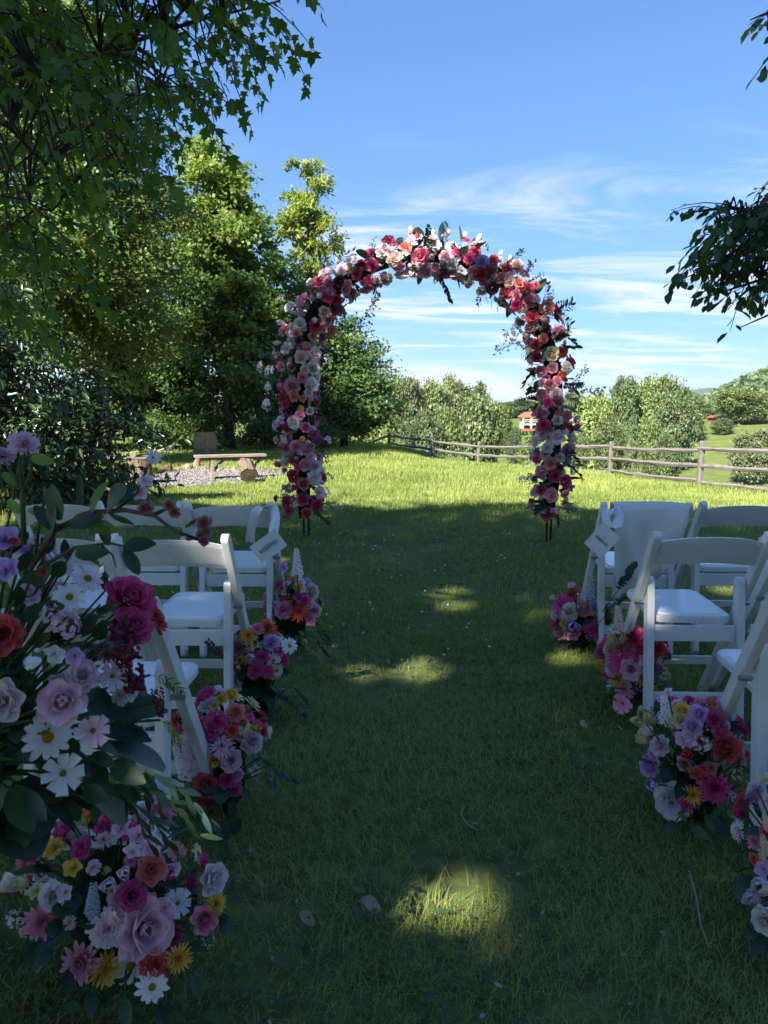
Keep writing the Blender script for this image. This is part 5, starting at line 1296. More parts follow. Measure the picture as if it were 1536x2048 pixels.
# ------------------------------------------------------------------ floral arch
def build_arch():
    rr = random.Random(17)
    YL, YR = 7.12, 6.86
    yat = lambda px: YL + (YR - YL) * (px - 612) / (1098 - 612)
    path_px = [(608, 1035), (606, 960), (600, 880), (598, 800), (600, 720), (612, 655), (645, 600), (690, 560), (745, 528), (810, 510), (870, 508), (930, 520), (985, 548), (1035, 580), (1072, 625), (1096, 685), (1106, 750), (1108, 830), (1104, 900), (1102, 970), (1098, 1030)]
    C = [at_y(x, y, yat(x)) for x, y in path_px]
    o0 = Vector((C[0].x, YL, 0)); root = empty('flower_arch', o0); tag(root, 'tall wedding arch covered in pink, crimson and white silk flowers', 'arch')
    # two slim poles on each side joined into the hidden hoop
    for sgn, px in ((-1, 612), (1, 1098)):
        for dx in (-0.022, 0.026):
            b = Vector((at_y(px, 1040, yat(px)).x + dx, yat(px) + (0.02 if dx > 0 else -.015), 0.0))
            mb = MB(); mb.tube([b - o0 + Vector((0, 0, -.05)), b - o0 + Vector((0, 0, 1.4))], [0.011, 0.011], 10); mb.build('pole', M['bronze'], root, True)
    mb = MB(); mb.tube([c - o0 for c in C], [0.016] * len(C), 8); mb.build('hoop', M['bronze'], root, True)
    mb = MB(); mb.tube([c - o0 for c in C], [0.05] + [0.075] * (len(C) - 2) + [0.05], 9, jit=0.4); mb.build('moss_core', M['moss'], root)
    def near(p):
        best = None
        for i in range(len(C) - 1):
            ab = C[i + 1] - C[i]; t = max(0, min(1, (p - C[i]).dot(ab) / ab.dot(ab))); q = C[i] + ab * t
            if best is None or (p - q).length < best[0]: best = ((p - q).length, q)
        return best
    front = Vector((0, -1, 0))
    def place(kind, col, px, py, size, boost=0.92):
        p = at_y(px, py, yat(px) - 0.1); q = near(Vector((p.x, yat(px), p.z)))[1]
        off = Vector((p.x - q.x, 0, p.z - q.z)); r = off.length; R = 0.20
        y = q.y - math.sqrt(max(0.0, R * R - r * r)) * 0.9 - 0.02
        p = at_y(px, py, y); off = Vector((p.x - q.x, (y - q.y) * 1.25 - 0.06, p.z - q.z)); n = off.normalized() + Vector((rr.uniform(-.25, .25), -0.25, rr.uniform(-.2, .3)))
        bloom(kind, col, p - n.normalized() * size * y / FPX * 0.12, n, size * boost * y / FPX, o0, root, rr)
    T = """777 478 C 30,824 480 K 28,812 495 O 30,762 503 W 26,790 517 B 38,840 512 P 40,850 545 L 32,722 530 C 26,745 530 M 32,713 548 C 26,738 560 M 24,775 560 B 28,683 538 K 30,650 547 L 34,637 560 C 26,657 567 P 26,678 562 U 28,695 568 P 22,620 564 W 22,603 600 P 36,630 590 C 16,655 590 M 36,672 602 C 30,692 580 P 22,670 620 C 26,578 612 W 26,650 625 B 30,598 648 W 30,633 650 C 34,655 645 P 26,665 663 O 30,563 660 P 30,593 665 P 26,626 672 O 22,550 705 K 26,570 695 W 30,555 718 M 22,602 715 B 34,630 708 K 34,628 735 W 34,560 733 P 24,582 735 D 20,560 770 C 26,582 770 P 40,605 755 P 26,625 767 W 36,636 785 C 18,563 795 C 28,588 792 O 26,605 797 O 20,635 804 C 18,570 808 C 18,620 822 W 20,637 835 M 18,587 845 W 34,575 857 C 20,612 855 P 24,630 868 M 26,638 879 C 22,567 872 K 22,550 880 B 18,567 893 P 34,591 893 P 32,616 897 P 38,568 925 E 24,585 920 C 24,610 930 P 30,632 932 W 32,585 953 C 30,607 968 O 32,630 957 W 36,649 955 C 20,640 985 W 28,577 977 B 22,589 975 C 18,550 997 C 18,605 1000 C 34,572 1003 C 32,576 1022 C 26,635 1010 C 32,613 1027 C 26,597 680 U 20,610 740 B 22,600 830 P 24,618 785 K 24,596 908 U 22,622 915 L 24,596 935 M 20,560 840 W 22,545 740 W 20,646 690 L 20,
846 510 M 28,872 490 W 24,903 492 W 26,893 512 L 32,905 528 Q 28,870 535 P 22,951 503 C 28,939 517 H 28,965 522 V 34,988 520 C 26,960 548 C 34,985 545 U 28,945 542 P 26,1015 537 C 26,1035 531 B 34,1005 555 D 28,1020 565 B 28,1038 566 O 24,1057 577 C 36,1072 570 C 18,985 577 U 32,1010 586 C 28,963 583 W 24,1033 590 P 30,1060 600 P 34,1033 610 M 30,1005 608 U 22,1095 615 O 34,1065 635 C 34,1037 645 W 26,1060 657 D 26,1120 665 P 38,1092 655 U 26,1087 677 O 24,1072 688 C 28,1104 708 E 34,1125 705 C 28,1135 735 W 30,1073 715 C 24,1105 735 P 26,1083 743 P 28,1125 752 G 24,1115 762 P 24,1112 787 K 32,1085 790 P 30,1083 825 P 36,1087 850 H 34,1116 841 W 26,1116 826 O 18,1135 833 P 28,1139 857 C 26,1116 873 K 36,1070 880 W 26,1085 868 L 24,1095 895 W 30,1141 898 P 32,1073 918 H 22,1101 927 O 32,1083 943 P 30,1110 953 C 30,1067 957 W 22,1133 963 H 34,1083 980 C 28,1104 990 P 36,1068 985 L 22,1063 1002 C 18,1130 985 D 26,1130 1005 O 20,1095 1027 C 36,1100 770 D 26,1098 805 M 24,1100 860 L 22,1120 915 K 24,1120 935 U 22,1090 910 L 24,1118 805 D 24,1084 765 L 22"""
    for it in T.replace('\n', '').split(','):
        px, py, c, s = it.split(); s = int(s)
        kind = rr.choice(['rose', 'rose', 'rose', 'peony', 'ranunculus'] if c in 'COPBEU' else ['peony', 'carnation', 'peony', 'rose']) if s > 22 else rr.choice(['rose', 'ranunculus', 'blossom'])
        if c in 'C' and s > 20: kind = rr.choice(['rose', 'rose', 'peony', 'carnation'])
        place(kind, c, int(px), int(py), s)
    for px, py in ((702, 540), (577, 636), (602, 816), (605, 878), (1115, 826), (612, 690), (590, 790)): place('mum', 'Y', px, py, 15)
    # small blooms filling the gaps on the side that faces the aisle
    for k in range(290):
        t = rr.uniform(0.1, len(C) - 1.15); i = int(t); c = C[i].lerp(C[i + 1], t - i); tg = (C[i + 1] - C[i]).normalized(); side = tg.cross(front).normalized()
        a = rr.uniform(-0.2, math.pi + .2); d = side * math.cos(a) + front * math.sin(a)
        bloom(rr.choice(['blossom', 'rose', 'carnation', 'ranunculus', 'tulip']), rr.choice('WWWWKKLLLPHHMBV'), c + d * rr.uniform(.15, .205), d + Vector((rr.uniform(-.5, .5), 0, rr.uniform(-.2, .6))), rr.uniform(.04, .085), o0, root, rr)
    for k in range(70):
        t = rr.uniform(0.3, len(C) - 1.3); i = int(t); c = C[i].lerp(C[i + 1], t - i); tg = (C[i + 1] - C[i]).normalized(); side = tg.cross(front).normalized()
        a = rr.uniform(-.5, math.pi + .5); d = side * math.cos(a) + front * math.sin(a) * .8
        put_spray(*rr.choice([('ruscus', 'spray_dark'), ('sprig', 'spray_pale'), ('sprig', 'spray_dark'), ('round', 'fleaf_blue')]), c + d * .12, d + tg * rr.uniform(-.6, .6), rr.uniform(.12, .20), o0, root, rr)
    # the back and sides carry flowers too
    pal = 'CMMPPPLLLWWWKKBH'
    for k in range(120):
        t = rr.uniform(0.2, len(C) - 1.25); i = int(t); c = C[i].lerp(C[i + 1], t - i); tg = (C[i + 1] - C[i]).normalized()
        side = tg.cross(front).normalized(); a = rr.uniform(-0.25, math.pi + .25); d = side * math.cos(a) - front * math.sin(a)
        s = rr.uniform(0.09, 0.17); bloom(rr.choice(['rose', 'peony', 'carnation', 'rose']), rr.choice(pal), c + d * 0.165, d + Vector((0, 0, .15)), s, o0, root, rr)
    # leaves tucked between flowers
    for k in range(260):
        t = rr.uniform(0, len(C) - 1.01); i = int(t); c = C[i].lerp(C[i + 1], t - i); tg = (C[i + 1] - C[i]).normalized(); side = tg.cross(front).normalized()
        a = rr.uniform(0, 6.28); d = side * math.cos(a) + front * math.sin(a)
        put_leaf(rr.choice(['oval', 'round', 'lance']), rr.choice(['fleaf', 'fleaf', 'fleaf', 'fleaf_blue']), c + d * rr.uniform(.07, .15), d + tg * rr.uniform(-.6, .6), rr.uniform(.10, .17), o0, root, rr)
    # white filler clusters
    for px, py, s in ((755, 552, .16), (548, 745, .16), (545, 810, .18), (530, 735, .15), (647, 720, .15), (560, 850, .15), (570, 600, .12), (1050, 960, .12), (1040, 660, .16), (1010, 560, .12), (930, 500, .14), (640, 985, .18), (635, 940, .15), (1085, 640, .12), (545, 775, .14), (650, 880, .12), (1140, 940, .12), (585, 668, .11), (1070, 895, .13), (770, 545, .13)):
        p = at_y(px, py, yat(px) - rr.uniform(0.05, .16)); q = near(p)[1]; put_fill('spray', rr.choice('WWWK'), p, (p - q) + Vector((0, -.05, 0)), s, o0, root, rr)
    # reaching sprays: px, py start, px, py tip, kind, material
    for x0, y0, x1, y1, k, m_ in ((682, 540, 690, 486, 'ruscus', 'spray_dark'), (700, 560, 712, 592, 'ruscus', 'spray_dark'), (880, 540, 892, 604, 'ruscus', 'spray_dark'), (1085, 610, 1112, 572, 'ruscus', 'spray_dark'), (1100, 630, 1168, 632, 'ruscus', 'spray_dark'), (1095, 640, 1150, 600, 'ruscus', 'spray_dark'), (1100, 660, 1165, 660, 'ruscus', 'spray_dark'),
                             (1120, 690, 1150, 700, 'ruscus', 'spray_dark'), (1080, 735, 1030, 755, 'ruscus', 'spray_dark'), (1080, 790, 1040, 800, 'round', 'spray_dark'), (1075, 780, 1058, 770, 'round', 'spray_dark'), (1130, 790, 1165, 820, 'ruscus', 'spray_dark'), (1125, 770, 1160, 780, 'round', 'fleaf_blue'), (1130, 930, 1175, 938, 'ruscus', 'spray_dark'), (1075, 945, 1035, 960, 'sprig', 'spray_dark'),
                             (1120, 890, 1168, 905, 'ruscus', 'spray_dark'), (640, 1005, 695, 1015, 'grass', 'spray_pale'), (640, 1010, 690, 990, 'sprig', 'spray_pale'), (1120, 1000, 1172, 1025, 'grass', 'spray_pale'), (1120, 1005, 1165, 1040, 'grass', 'spray_pale'), (755, 560, 762, 658, 'sprig', 'spray_pale'), (752, 570, 758, 630, 'sprig', 'spray_pale'), (1060, 680, 985, 690, 'sprig', 'spray_pale'), (1065, 695, 1010, 700, 'sprig', 'spray_pale'),
                             (1140, 790, 1225, 768, 'sprig', 'spray_pale'), (1130, 775, 1180, 755, 'sprig', 'spray_pale'), (1050, 560, 1056, 500, 'sprig', 'spray_dark'), (1060, 570, 1082, 535, 'sprig', 'spray_dark'), (850, 500, 853, 455, 'round', 'spray_dark'), (925, 505, 932, 480, 'sprig', 'spray_pale'), (975, 505, 982, 490, 'sprig', 'spray_dark'), (575, 700, 520, 735, 'sprig', 'spray_pale'),
                             (570, 790, 525, 800, 'sprig', 'spray_pale'), (575, 760, 520, 765, 'sprig', 'spray_pale'), (640, 800, 660, 790, 'sprig', 'spray_dark'), (565, 860, 535, 870, 'sprig', 'spray_dark'), (640, 900, 665, 905, 'sprig', 'spray_dark'), (580, 930, 535, 930, 'sprig', 'fleaf_blue' if False else 'spray_pale'), (750, 520, 742, 490, 'ruscus', 'spray_dark'), (645, 950, 668, 940, 'sprig', 'spray_dark'),
                             (1090, 870, 1045, 920, 'sprig', 'spray_pale'), (1090, 900, 1050, 905, 'sprig', 'spray_pale'), (975, 570, 960, 600, 'sprig', 'spray_dark'), (880, 530, 870, 565, 'round', 'fleaf_blue'), (1000, 600, 985, 620, 'sprig', 'spray_dark'), (620, 1010, 650, 1040, 'ruscus', 'spray_dark'), (1100, 1005, 1130, 1040, 'ruscus', 'spray_dark'), (1090, 1000, 1062, 1020, 'ruscus', 'spray_dark'), (600, 1010, 570, 1040, 'ruscus', 'spray_dark')):
        y0_ = yat(x0) - 0.08; a = at_y(x0, y0, y0_); b = at_y(x1, y1, y0_ + rr.uniform(-.2, .1)); put_spray(k, m_, a, b - a, (b - a).length * 1.0, o0, root, rr)
build_arch()

# ------------------------------------------------------------------ ground arrangements
def arrangement(name, label, base, cen_z, R, items, seed, group, skirt=24, backfill=14, leaf_size=0.062, lift=1.0, core=0.5, small=34):
    """items: (px, py, kind, colour, px size). Blooms sit on a dome around the base point."""
    rr = random.Random(seed); o0 = Vector(base); root = empty(name, o0); tag(root, label, 'flowers', group)
    C = Vector((base[0], base[1], base[2] + cen_z)); Rx, Ry, Rz = R
    heads = []
    for px, py, kind, col, s in items:
        d = ray(px, py); o = EYE - C; dn = Vector((d.x / Rx, d.y / Ry, d.z / Rz)); on = Vector((o.x / Rx, o.y / Ry, o.z / Rz))
        A, B, Cc = dn.dot(dn), 2 * dn.dot(on), on.dot(on) - 1; disc = B * B - 4 * A * Cc
        t = (-B - math.sqrt(disc)) / (2 * A) if disc > 0 else -B / (2 * A) * 0.93
        p = EYE + d * t; p.z = max(p.z, base[2] + 0.03)
        n = Vector(((p.x - C.x) / Rx ** 2, (p.y - C.y) / Ry ** 2, (p.z - C.z) / Rz ** 2)).normalized()
        size = s / FPX * t * math.hypot(1, 0) * 1.0
        view = (EYE - p).normalized(); n = (n * 0.7 + view * 0.55 + Vector((rr.uniform(-.3, .3), rr.uniform(-.2, .2), rr.uniform(-.05, .35)))).normalized()
        if kind in FL: bloom(kind, col, p - n * size * .1, n, size * 1.08, o0, root, rr)
        elif kind in FIL:
            ax = (Vector((n.x, n.y * .5, abs(n.z) + (1.4 if kind == 'spike' else .4)))).normalized()
            put_fill(kind, col, p - ax * size * .5, ax, size * 1.05, o0, root, rr)
        elif kind == 'berry':
            link('berry_cluster', BERRY, None, root, Matrix.Translation(p - o0) @ Matrix.Rotation(rr.uniform(-.25, .25), 4, 'Y') @ Matrix.Rotation(math.pi, 4, 'X') @ Matrix.Scale(size, 4))
        elif kind[0] == '.':                                    # a single leaf
            shp, m_ = kind[1:].split('/'); size *= 0.68; put_leaf(shp, m_, p - n * 0.03, (p - C).normalized() * .6 + Vector((rr.uniform(-.5, .5), -.1, rr.uniform(-.3, .3))), size, o0, root, rr, up=view)
        elif kind[0] == '~':                                    # a spray
            shp, m_ = kind[1:].split('/'); put_spray(shp, m_, p, (p - C).normalized() + Vector((0, 0, -.25 if p.z < C.z + .1 else .5)), size, o0, root, rr)
        heads.append(p)
    pal = [c for *_, c, s in items if c in CO] or list('PWMY')
    for k in range(backfill):                                   # far side and flanks
        a = rr.uniform(-0.15, math.pi + .15); el = rr.uniform(0.05, 1.2); d = Vector((math.cos(a) * math.cos(el), math.sin(a) * math.cos(el), math.sin(el)))
        p = C + Vector((d.x * Rx, d.y * Ry, d.z * Rz * .8)); bloom(rr.choice(['rose', 'carnation', 'mum', 'blossom', 'peony', 'daisy']), rr.choice(pal), p, d, rr.uniform(.045, .075), o0, root, rr); heads.append(p)
    for k in range(small):                                      # little blooms and buds filling the face of the bunch
        a = rr.uniform(math.pi, 2 * math.pi); el = rr.uniform(0.0, 1.35); d = Vector((math.cos(a) * math.cos(el), math.sin(a) * math.cos(el), math.sin(el)))
        p = C + Vector((d.x * Rx * .86, d.y * Ry * .86, d.z * Rz * .86)); bloom(rr.choice(['blossom', 'carnation', 'ranunculus', 'rose', 'mum']), rr.choice('WWKLPHMYHMPETO'), p, d + Vector((0, -.3, .3)), rr.uniform(.028, .05), o0, root, rr); heads.append(p)
        d = (d + Vector((rr.uniform(-.7, .7), rr.uniform(-.5, .5), rr.uniform(-.5, .5)))).normalized(); put_leaf(rr.choice(['oval', 'round', 'lance']), 'fleaf', C + Vector((d.x * Rx * .6, d.y * Ry * .6, max(d.z, -.3) * Rz * .6)), d, rr.uniform(.028, .05), o0, root, rr)
    mb = MB()
    for h in heads:
        a = Vector((base[0] + rr.uniform(-.04, .04), base[1] + rr.uniform(-.04, .04), base[2] + .03)); m = a.lerp(h, .55) + Vector((0, 0, .02))
        mb.tube([a - o0, m - o0, h - o0], [.0026, .0024, .002], 4, cap=False)
    mb.build('stems', M['stem'], root)
    mb = MB()
    for i in range(6):
        z0 = i / 5
    V, F = [], []; n_, lv = 14, 7
    for i in range(lv):
        t = i / (lv - 1); r_ = math.sin(math.pi * (0.12 + 0.8 * t)) ** .6
        for k in range(n_): a = 2 * math.pi * k / n_; j = 1 + rr.uniform(-.14, .14); V.append((math.cos(a) * Rx * core * r_ * j, math.sin(a) * Ry * core * r_ * j, (cen_z - Rz * .8) * 0 + 0.01 + t * (cen_z + Rz * .25) * lift + (0 if lift == 1 else cen_z - Rz * .6)))
    for i in range(lv - 1):
        for k in range(n_): F.append((i * n_ + k, i * n_ + (k + 1) % n_, (i + 1) * n_ + (k + 1) % n_, (i + 1) * n_ + k))
    F.append(tuple((lv - 1) * n_ + k for k in range(n_))); mb.add(V, F); mb.build('moss_core', M['moss'], root)
    for k in range(skirt):
        a = 2 * math.pi * (k + rr.uniform(-.4, .4)) / skirt; el = rr.uniform(-.35, .55)
        d = Vector((math.cos(a) * math.cos(el), math.sin(a) * math.cos(el), math.sin(el))); p = C + Vector((d.x * Rx * .66, d.y * Ry * .66, d.z * Rz * .66 - (Rz * .3 if el < .3 else 0)))
        p.z = max(p.z, base[2] + .03)
        put_leaf(rr.choice(['oval', 'round', 'lance', 'oval']), rr.choice(['fleaf', 'fleaf', 'fleaf_blue', 'fleaf']), p, d + Vector((0, 0, rr.uniform(-.35, .1))), leaf_size * rr.uniform(.7, 1.3), o0, root, rr)
    return root
def parse(s):
    out = []
    for it in s.replace('\n', ' ').split(','):
        it = it.split()
        if it: out.append((float(it[0]), float(it[1]), it[2], it[3], float(it[4])))
    return out
def gb(px, py, back=0.13):
    p = at_z(px, py); return (p.x * (p.y + back) / p.y, p.y + back, 0.0)
GRP = 'flower arrangements along the aisle'
arrangement('aisle_flowers', 'aisle flowers on the left by the front row, with white sprig and pink rose', gb(585, 1312), 0.20, (0.155, 0.15, 0.20), parse("""594 1128 spike W 60,567 1135 blossom V 24,590 1149 cosmos O 26,602 1163 blossom K 20,615 1163 blossom V 20,592 1179 tulip Y 22,
625 1182 peony B 34,598 1193 carnation H 24,626 1206 spray K 34,598 1224 mum R 40,567 1219 peony P 38,548 1200 spray Q 32,536 1217 rose D 24,545 1223 rose D 20,630 1222 peony L 28,620 1240 blossom P 26,610 1200 peony H 24,
606 1178 blossom W 18,575 1165 spray W 24,640 1262 ~ruscus/fleaf_blue x 46,632 1275 ~ruscus/fleaf_blue x 44,580 1270 .oval/fleaf x 40,600 1280 .oval/fleaf x 40,555 1262 .round/fleaf x 36,612 1290 .oval/fleaf_light x 30,575 1190 ~round/fleaf_blue x 34,585 1205 .round/fleaf x 28"""), 1, GRP)
arrangement('aisle_flowers', 'aisle flowers on the left by the second row, with orange bloom and daisies', gb(520, 1462), 0.21, (0.135, 0.13, 0.20), parse("""538 1253 mum G 44,515 1256 rose P 24,497 1270 mum Y 38,500 1291 spray E 28,543 1283 peony V 34,561 1287 daisy W 34,580 1291 daisy W 34,560 1301 rose H 24,524 1314 carnation M 30,547 1321 daisy W 34,572 1319 rose H 22,
484 1319 tulip Y 24,511 1341 carnation M 30,535 1343 carnation H 28,554 1341 daisy W 26,474 1296 peony D 30,466 1368 rose L 36,505 1316 tulip W 22,520 1290 spray E 24,575 1338 .round/fleaf_blue x 24,570 1380 ~ruscus/fleaf_blue x 60,585 1372 ~ruscus/fleaf_blue x 50,555 1390 .lance/fleaf_blue x 56,
540 1400 .oval/fleaf x 50,520 1390 .oval/fleaf x 50,500 1380 .round/fleaf x 40,480 1345 .round/fleaf x 40,460 1330 .round/fleaf x 34,440 1310 ~round/spray_dark x 50,465 1350 spray E 20,545 1370 .oval/fleaf x 44,490 1410 .oval/fleaf x 50"""), 2, GRP)
arrangement('aisle_flowers', 'aisle flowers on the left by the third row, with tall white spike and red rose', gb(445, 1672), 0.22, (0.145, 0.14, 0.20), parse("""384 1462 spike W 110,366 1530 spike W 90,376 1500 spike K 80,432 1443 carnation M 50,421 1461 carnation M 42,472 1424 peony O 38,464 1460 rose R 28,490 1450 spray E 46,506 1456 tulip Y 20,504 1484 peony K 48,403 1500 mum L 44,443 1492 mum L 50,462 1521 peony L 46,474 1551 ranunculus L 26,
511 1541 blossom K 26,492 1536 breath Y 32,455 1561 carnation M 38,468 1578 carnation M 34,412 1572 rose R 54,403 1602 rose C 40,440 1530 .oval/fleaf x 40,425 1520 .oval/fleaf x 34,535 1530 ~ruscus/fleaf_blue x 70,525 1545 ~ruscus/fleaf_blue x 64,520 1515 ~ruscus/fleaf_blue x 56,430 1600 .oval/fleaf x 60,470 1605 .oval/fleaf x 60,400 1640 .oval/fleaf x 60,440 1650 .oval/fleaf x 60,480 1640 .round/fleaf x 50,
350 1560 .round/fleaf x 40,430 1425 breath W 40,450 1640 ~ruscus/fleaf_blue x 60,360 1600 .oval/fleaf x 50"""), 3, GRP, leaf_size=0.062)
arrangement('aisle_flowers', 'nearest aisle flowers on the left, with big pale pink peony and white daisies', gb(240, 2030, 0.19), 0.17, (0.215, 0.20, 0.20), parse("""242 1656 blossom L 40,278 1670 blossom L 46,302 1692 blossom L 50,265 1702 blossom K 36,320 1665 blossom W 34,302 1738 open_peony O 60,352 1702 cosmos O 40,265 1790 peony M 60,222 1770 tulip K 40,246 1748 tulip K 34,425 1757 open_peony W 64,434 1808 mum Y 46,410 1840 ranunculus P 56,420 1876 breath W 40,
356 1806 cosmos W 54,330 1815 blossom L 44,290 1858 open_peony L 122,214 1858 carnation K 74,345 1882 carnation M 60,80 1845 dahlia P 72,105 1792 peony W 56,36 1770 tulip W 44,54 1766 tulip E 36,72 1782 blossom E 36,26 1832 spray W 44,48 1852 spray E 44,130 1785 blossom K 36,120 1812 .round/fleaf x 66,168 1842 .round/fleaf x 60,122 1852 .round/fleaf x 60,
158 1928 dahlia P 82,212 1942 mum Y 72,358 1920 mum Y 58,262 1935 daisy W 76,304 1976 daisy W 64,312 1932 carnation R 64,186 1800 spike Q 80,205 1738 .oval/fleaf_light x 50,100 1905 .round/fleaf_blue x 50,395 1800 .oval/fleaf x 60,455 1835 .round/fleaf_blue x 60,120 1960 .oval/fleaf x 70,180 1990 .oval/fleaf x 80,250 2010 .oval/fleaf x 80,330 2010 .oval/fleaf x 80,400 1960 .oval/fleaf x 80,390 1900 .round/fleaf x 50,
60 1890 .oval/fleaf x 60,345 1760 .oval/fleaf x 70,380 1780 .oval/fleaf x 60"""), 4, GRP, skirt=34, backfill=20, leaf_size=0.062)
arrangement('aisle_flowers', 'aisle flowers on the right by the front row, with magenta gerberas', gb(1158, 1312), 0.15, (0.15, 0.15, 0.16), parse("""1125 1206 gerbera M 50,1144 1186 carnation R 32,1178 1172 spike A 62,1170 1205 spray A 46,1190 1198 spray V 36,1167 1219 peony O 30,1140 1223 peony W 36,1114 1245 carnation C 30,1113 1229 peony W 28,1132 1247 rose Y 28,1145 1254 tulip V 40,1121 1268 blossom P 30,1147 1269 blossom P 30,1189 1260 gerbera M 46,1160 1190 spray W 30,
1236 1180 ~round/spray_dark x 90,1225 1215 ~round/spray_dark x 60,1205 1230 .round/fleaf x 36,1215 1245 .oval/fleaf x 36,1165 1240 .oval/fleaf x 34,1135 1290 .oval/fleaf_blue x 40,1160 1290 .oval/fleaf x 40,1190 1290 .oval/fleaf x 40,1105 1192 spray E 18,1143 1170 blossom B 16"""), 5, GRP)
arrangement('aisle_flowers', 'aisle flowers on the right by the second row, with yellow ranunculus and pink gerbera', gb(1268, 1440), 0.19, (0.15, 0.14, 0.18), parse("""1237 1240 spike B 60,1228 1258 blossom K 20,1266 1272 peony M 44,1241 1281 tulip E 40,1230 1285 tulip E 30,1225 1297 peony B 44,1203 1303 peony M 34,1207 1290 rose M 24,1298 1277 spray A 46,1316 1294 peony R 34,1308 1310 rose R 28,1238 1300 rose Y 26,1245 1321 gerbera M 60,1262 1338 peony L 48,1224 1336 peony K 36,1282 1296 rose M 26,1277 1307 rose H 26,
1208 1328 tulip Y 28,1232 1354 peony Y 36,1215 1349 rose H 28,1293 1357 ranunculus T 34,1304 1336 peony D 42,1288 1322 blossom K 26,1250 1380 cosmos P 38,1244 1408 cosmos P 40,1303 1386 rose T 30,1328 1340 spray E 44,1320 1318 spray E 36,1280 1400 .oval/fleaf_light x 36,1300 1412 spray D 34,1276 1372 spray A 26,1335 1370 ~sprig/spray_pale x 50,1270 1430 .oval/fleaf x 44,1210 1375 .lance/fleaf_blue x 44,1195 1345 .lance/fleaf x 40,1320 1400 .oval/fleaf x 44"""), 6, GRP)
arrangement('aisle_flowers', 'aisle flowers on the right by the third row, with lilac roses and white peony', gb(1385, 1682), 0.21, (0.155, 0.15, 0.20), parse("""1298 1436 tulip E 40,1290 1445 tulip E 34,1308 1442 tulip E 32,1336 1384 blossom K 20,1332 1420 spike W 70,1345 1425 spray W 40,1364 1421 rose Y 34,1360 1439 rose E 32,1398 1426 rose V 42,1430 1438 peony M 38,1385 1454 rose V 40,1442 1462 rose H 34,1448 1450 rose V 26,1410 1405 spray D 36,1370 1480 blossom L 44,1380 1468 blossom L 34,1405 1484 spray W 44,1295 1481 tulip E 34,1302 1466 tulip W 30,
1318 1491 peony K 42,1453 1493 ranunculus R 64,1375 1506 tulip R 30,1297 1532 peony V 46,1308 1505 peony V 30,1345 1602 open_peony W 76,1330 1590 peony W 46,1386 1592 mum Y 42,1430 1578 dahlia M 68,1393 1546 blossom R 36,1476 1546 spray E 40,1463 1590 tulip W 28,1375 1606 carnation M 34,1355 1630 .oval/fleaf_light x 34,1340 1532 .round/fleaf x 50,1365 1522 .round/fleaf x 50,1420 1512 .round/fleaf x 50,1400 1540 .round/fleaf x 46,
1345 1652 .oval/fleaf_blue x 56,1300 1568 spray V 30,1470 1620 .round/fleaf_light x 34,1410 1640 .oval/fleaf x 60,1450 1640 .oval/fleaf x 60,1385 1660 .oval/fleaf x 60,1480 1570 .oval/fleaf_light x 40,1330 1440 .lance/fleaf_blue x 46,1420 1640 .round/fleaf x 40,1500 1600 ~round/spray_dark x 50"""), 7, GRP, leaf_size=0.062)
arrangement('aisle_flowers', 'nearest aisle flowers on the right, white and lilac, cut by the photo edge', gb(1600, 1945, 0.12), 0.22, (0.17, 0.15, 0.21), parse("""1533 1646 spike E 40,1529 1688 spike E 46,1531 1712 spray E 36,1509 1719 rose R 24,1526 1738 blossom V 36,1532 1770 tulip W 48,1513 1791 tulip W 40,1533 1816 blossom V 44,1528 1842 peony W 52,1560 1700 rose L 50,1580 1760 peony K 60,1600 1800 peony W 70,1565 1830 dahlia V 60,1620 1720 mum Y 50,1640 1830 rose M 60,1590 1650 spike W 70,1482 1746 ~ruscus/fleaf_light x 60,
1500 1852 .oval/fleaf_blue x 60,1520 1885 .oval/fleaf_blue x 70,1500 1785 .lance/fleaf_blue x 50,1530 1920 .oval/fleaf x 70,1560 1900 .oval/fleaf x 80"""), 8, GRP, leaf_size=0.062)

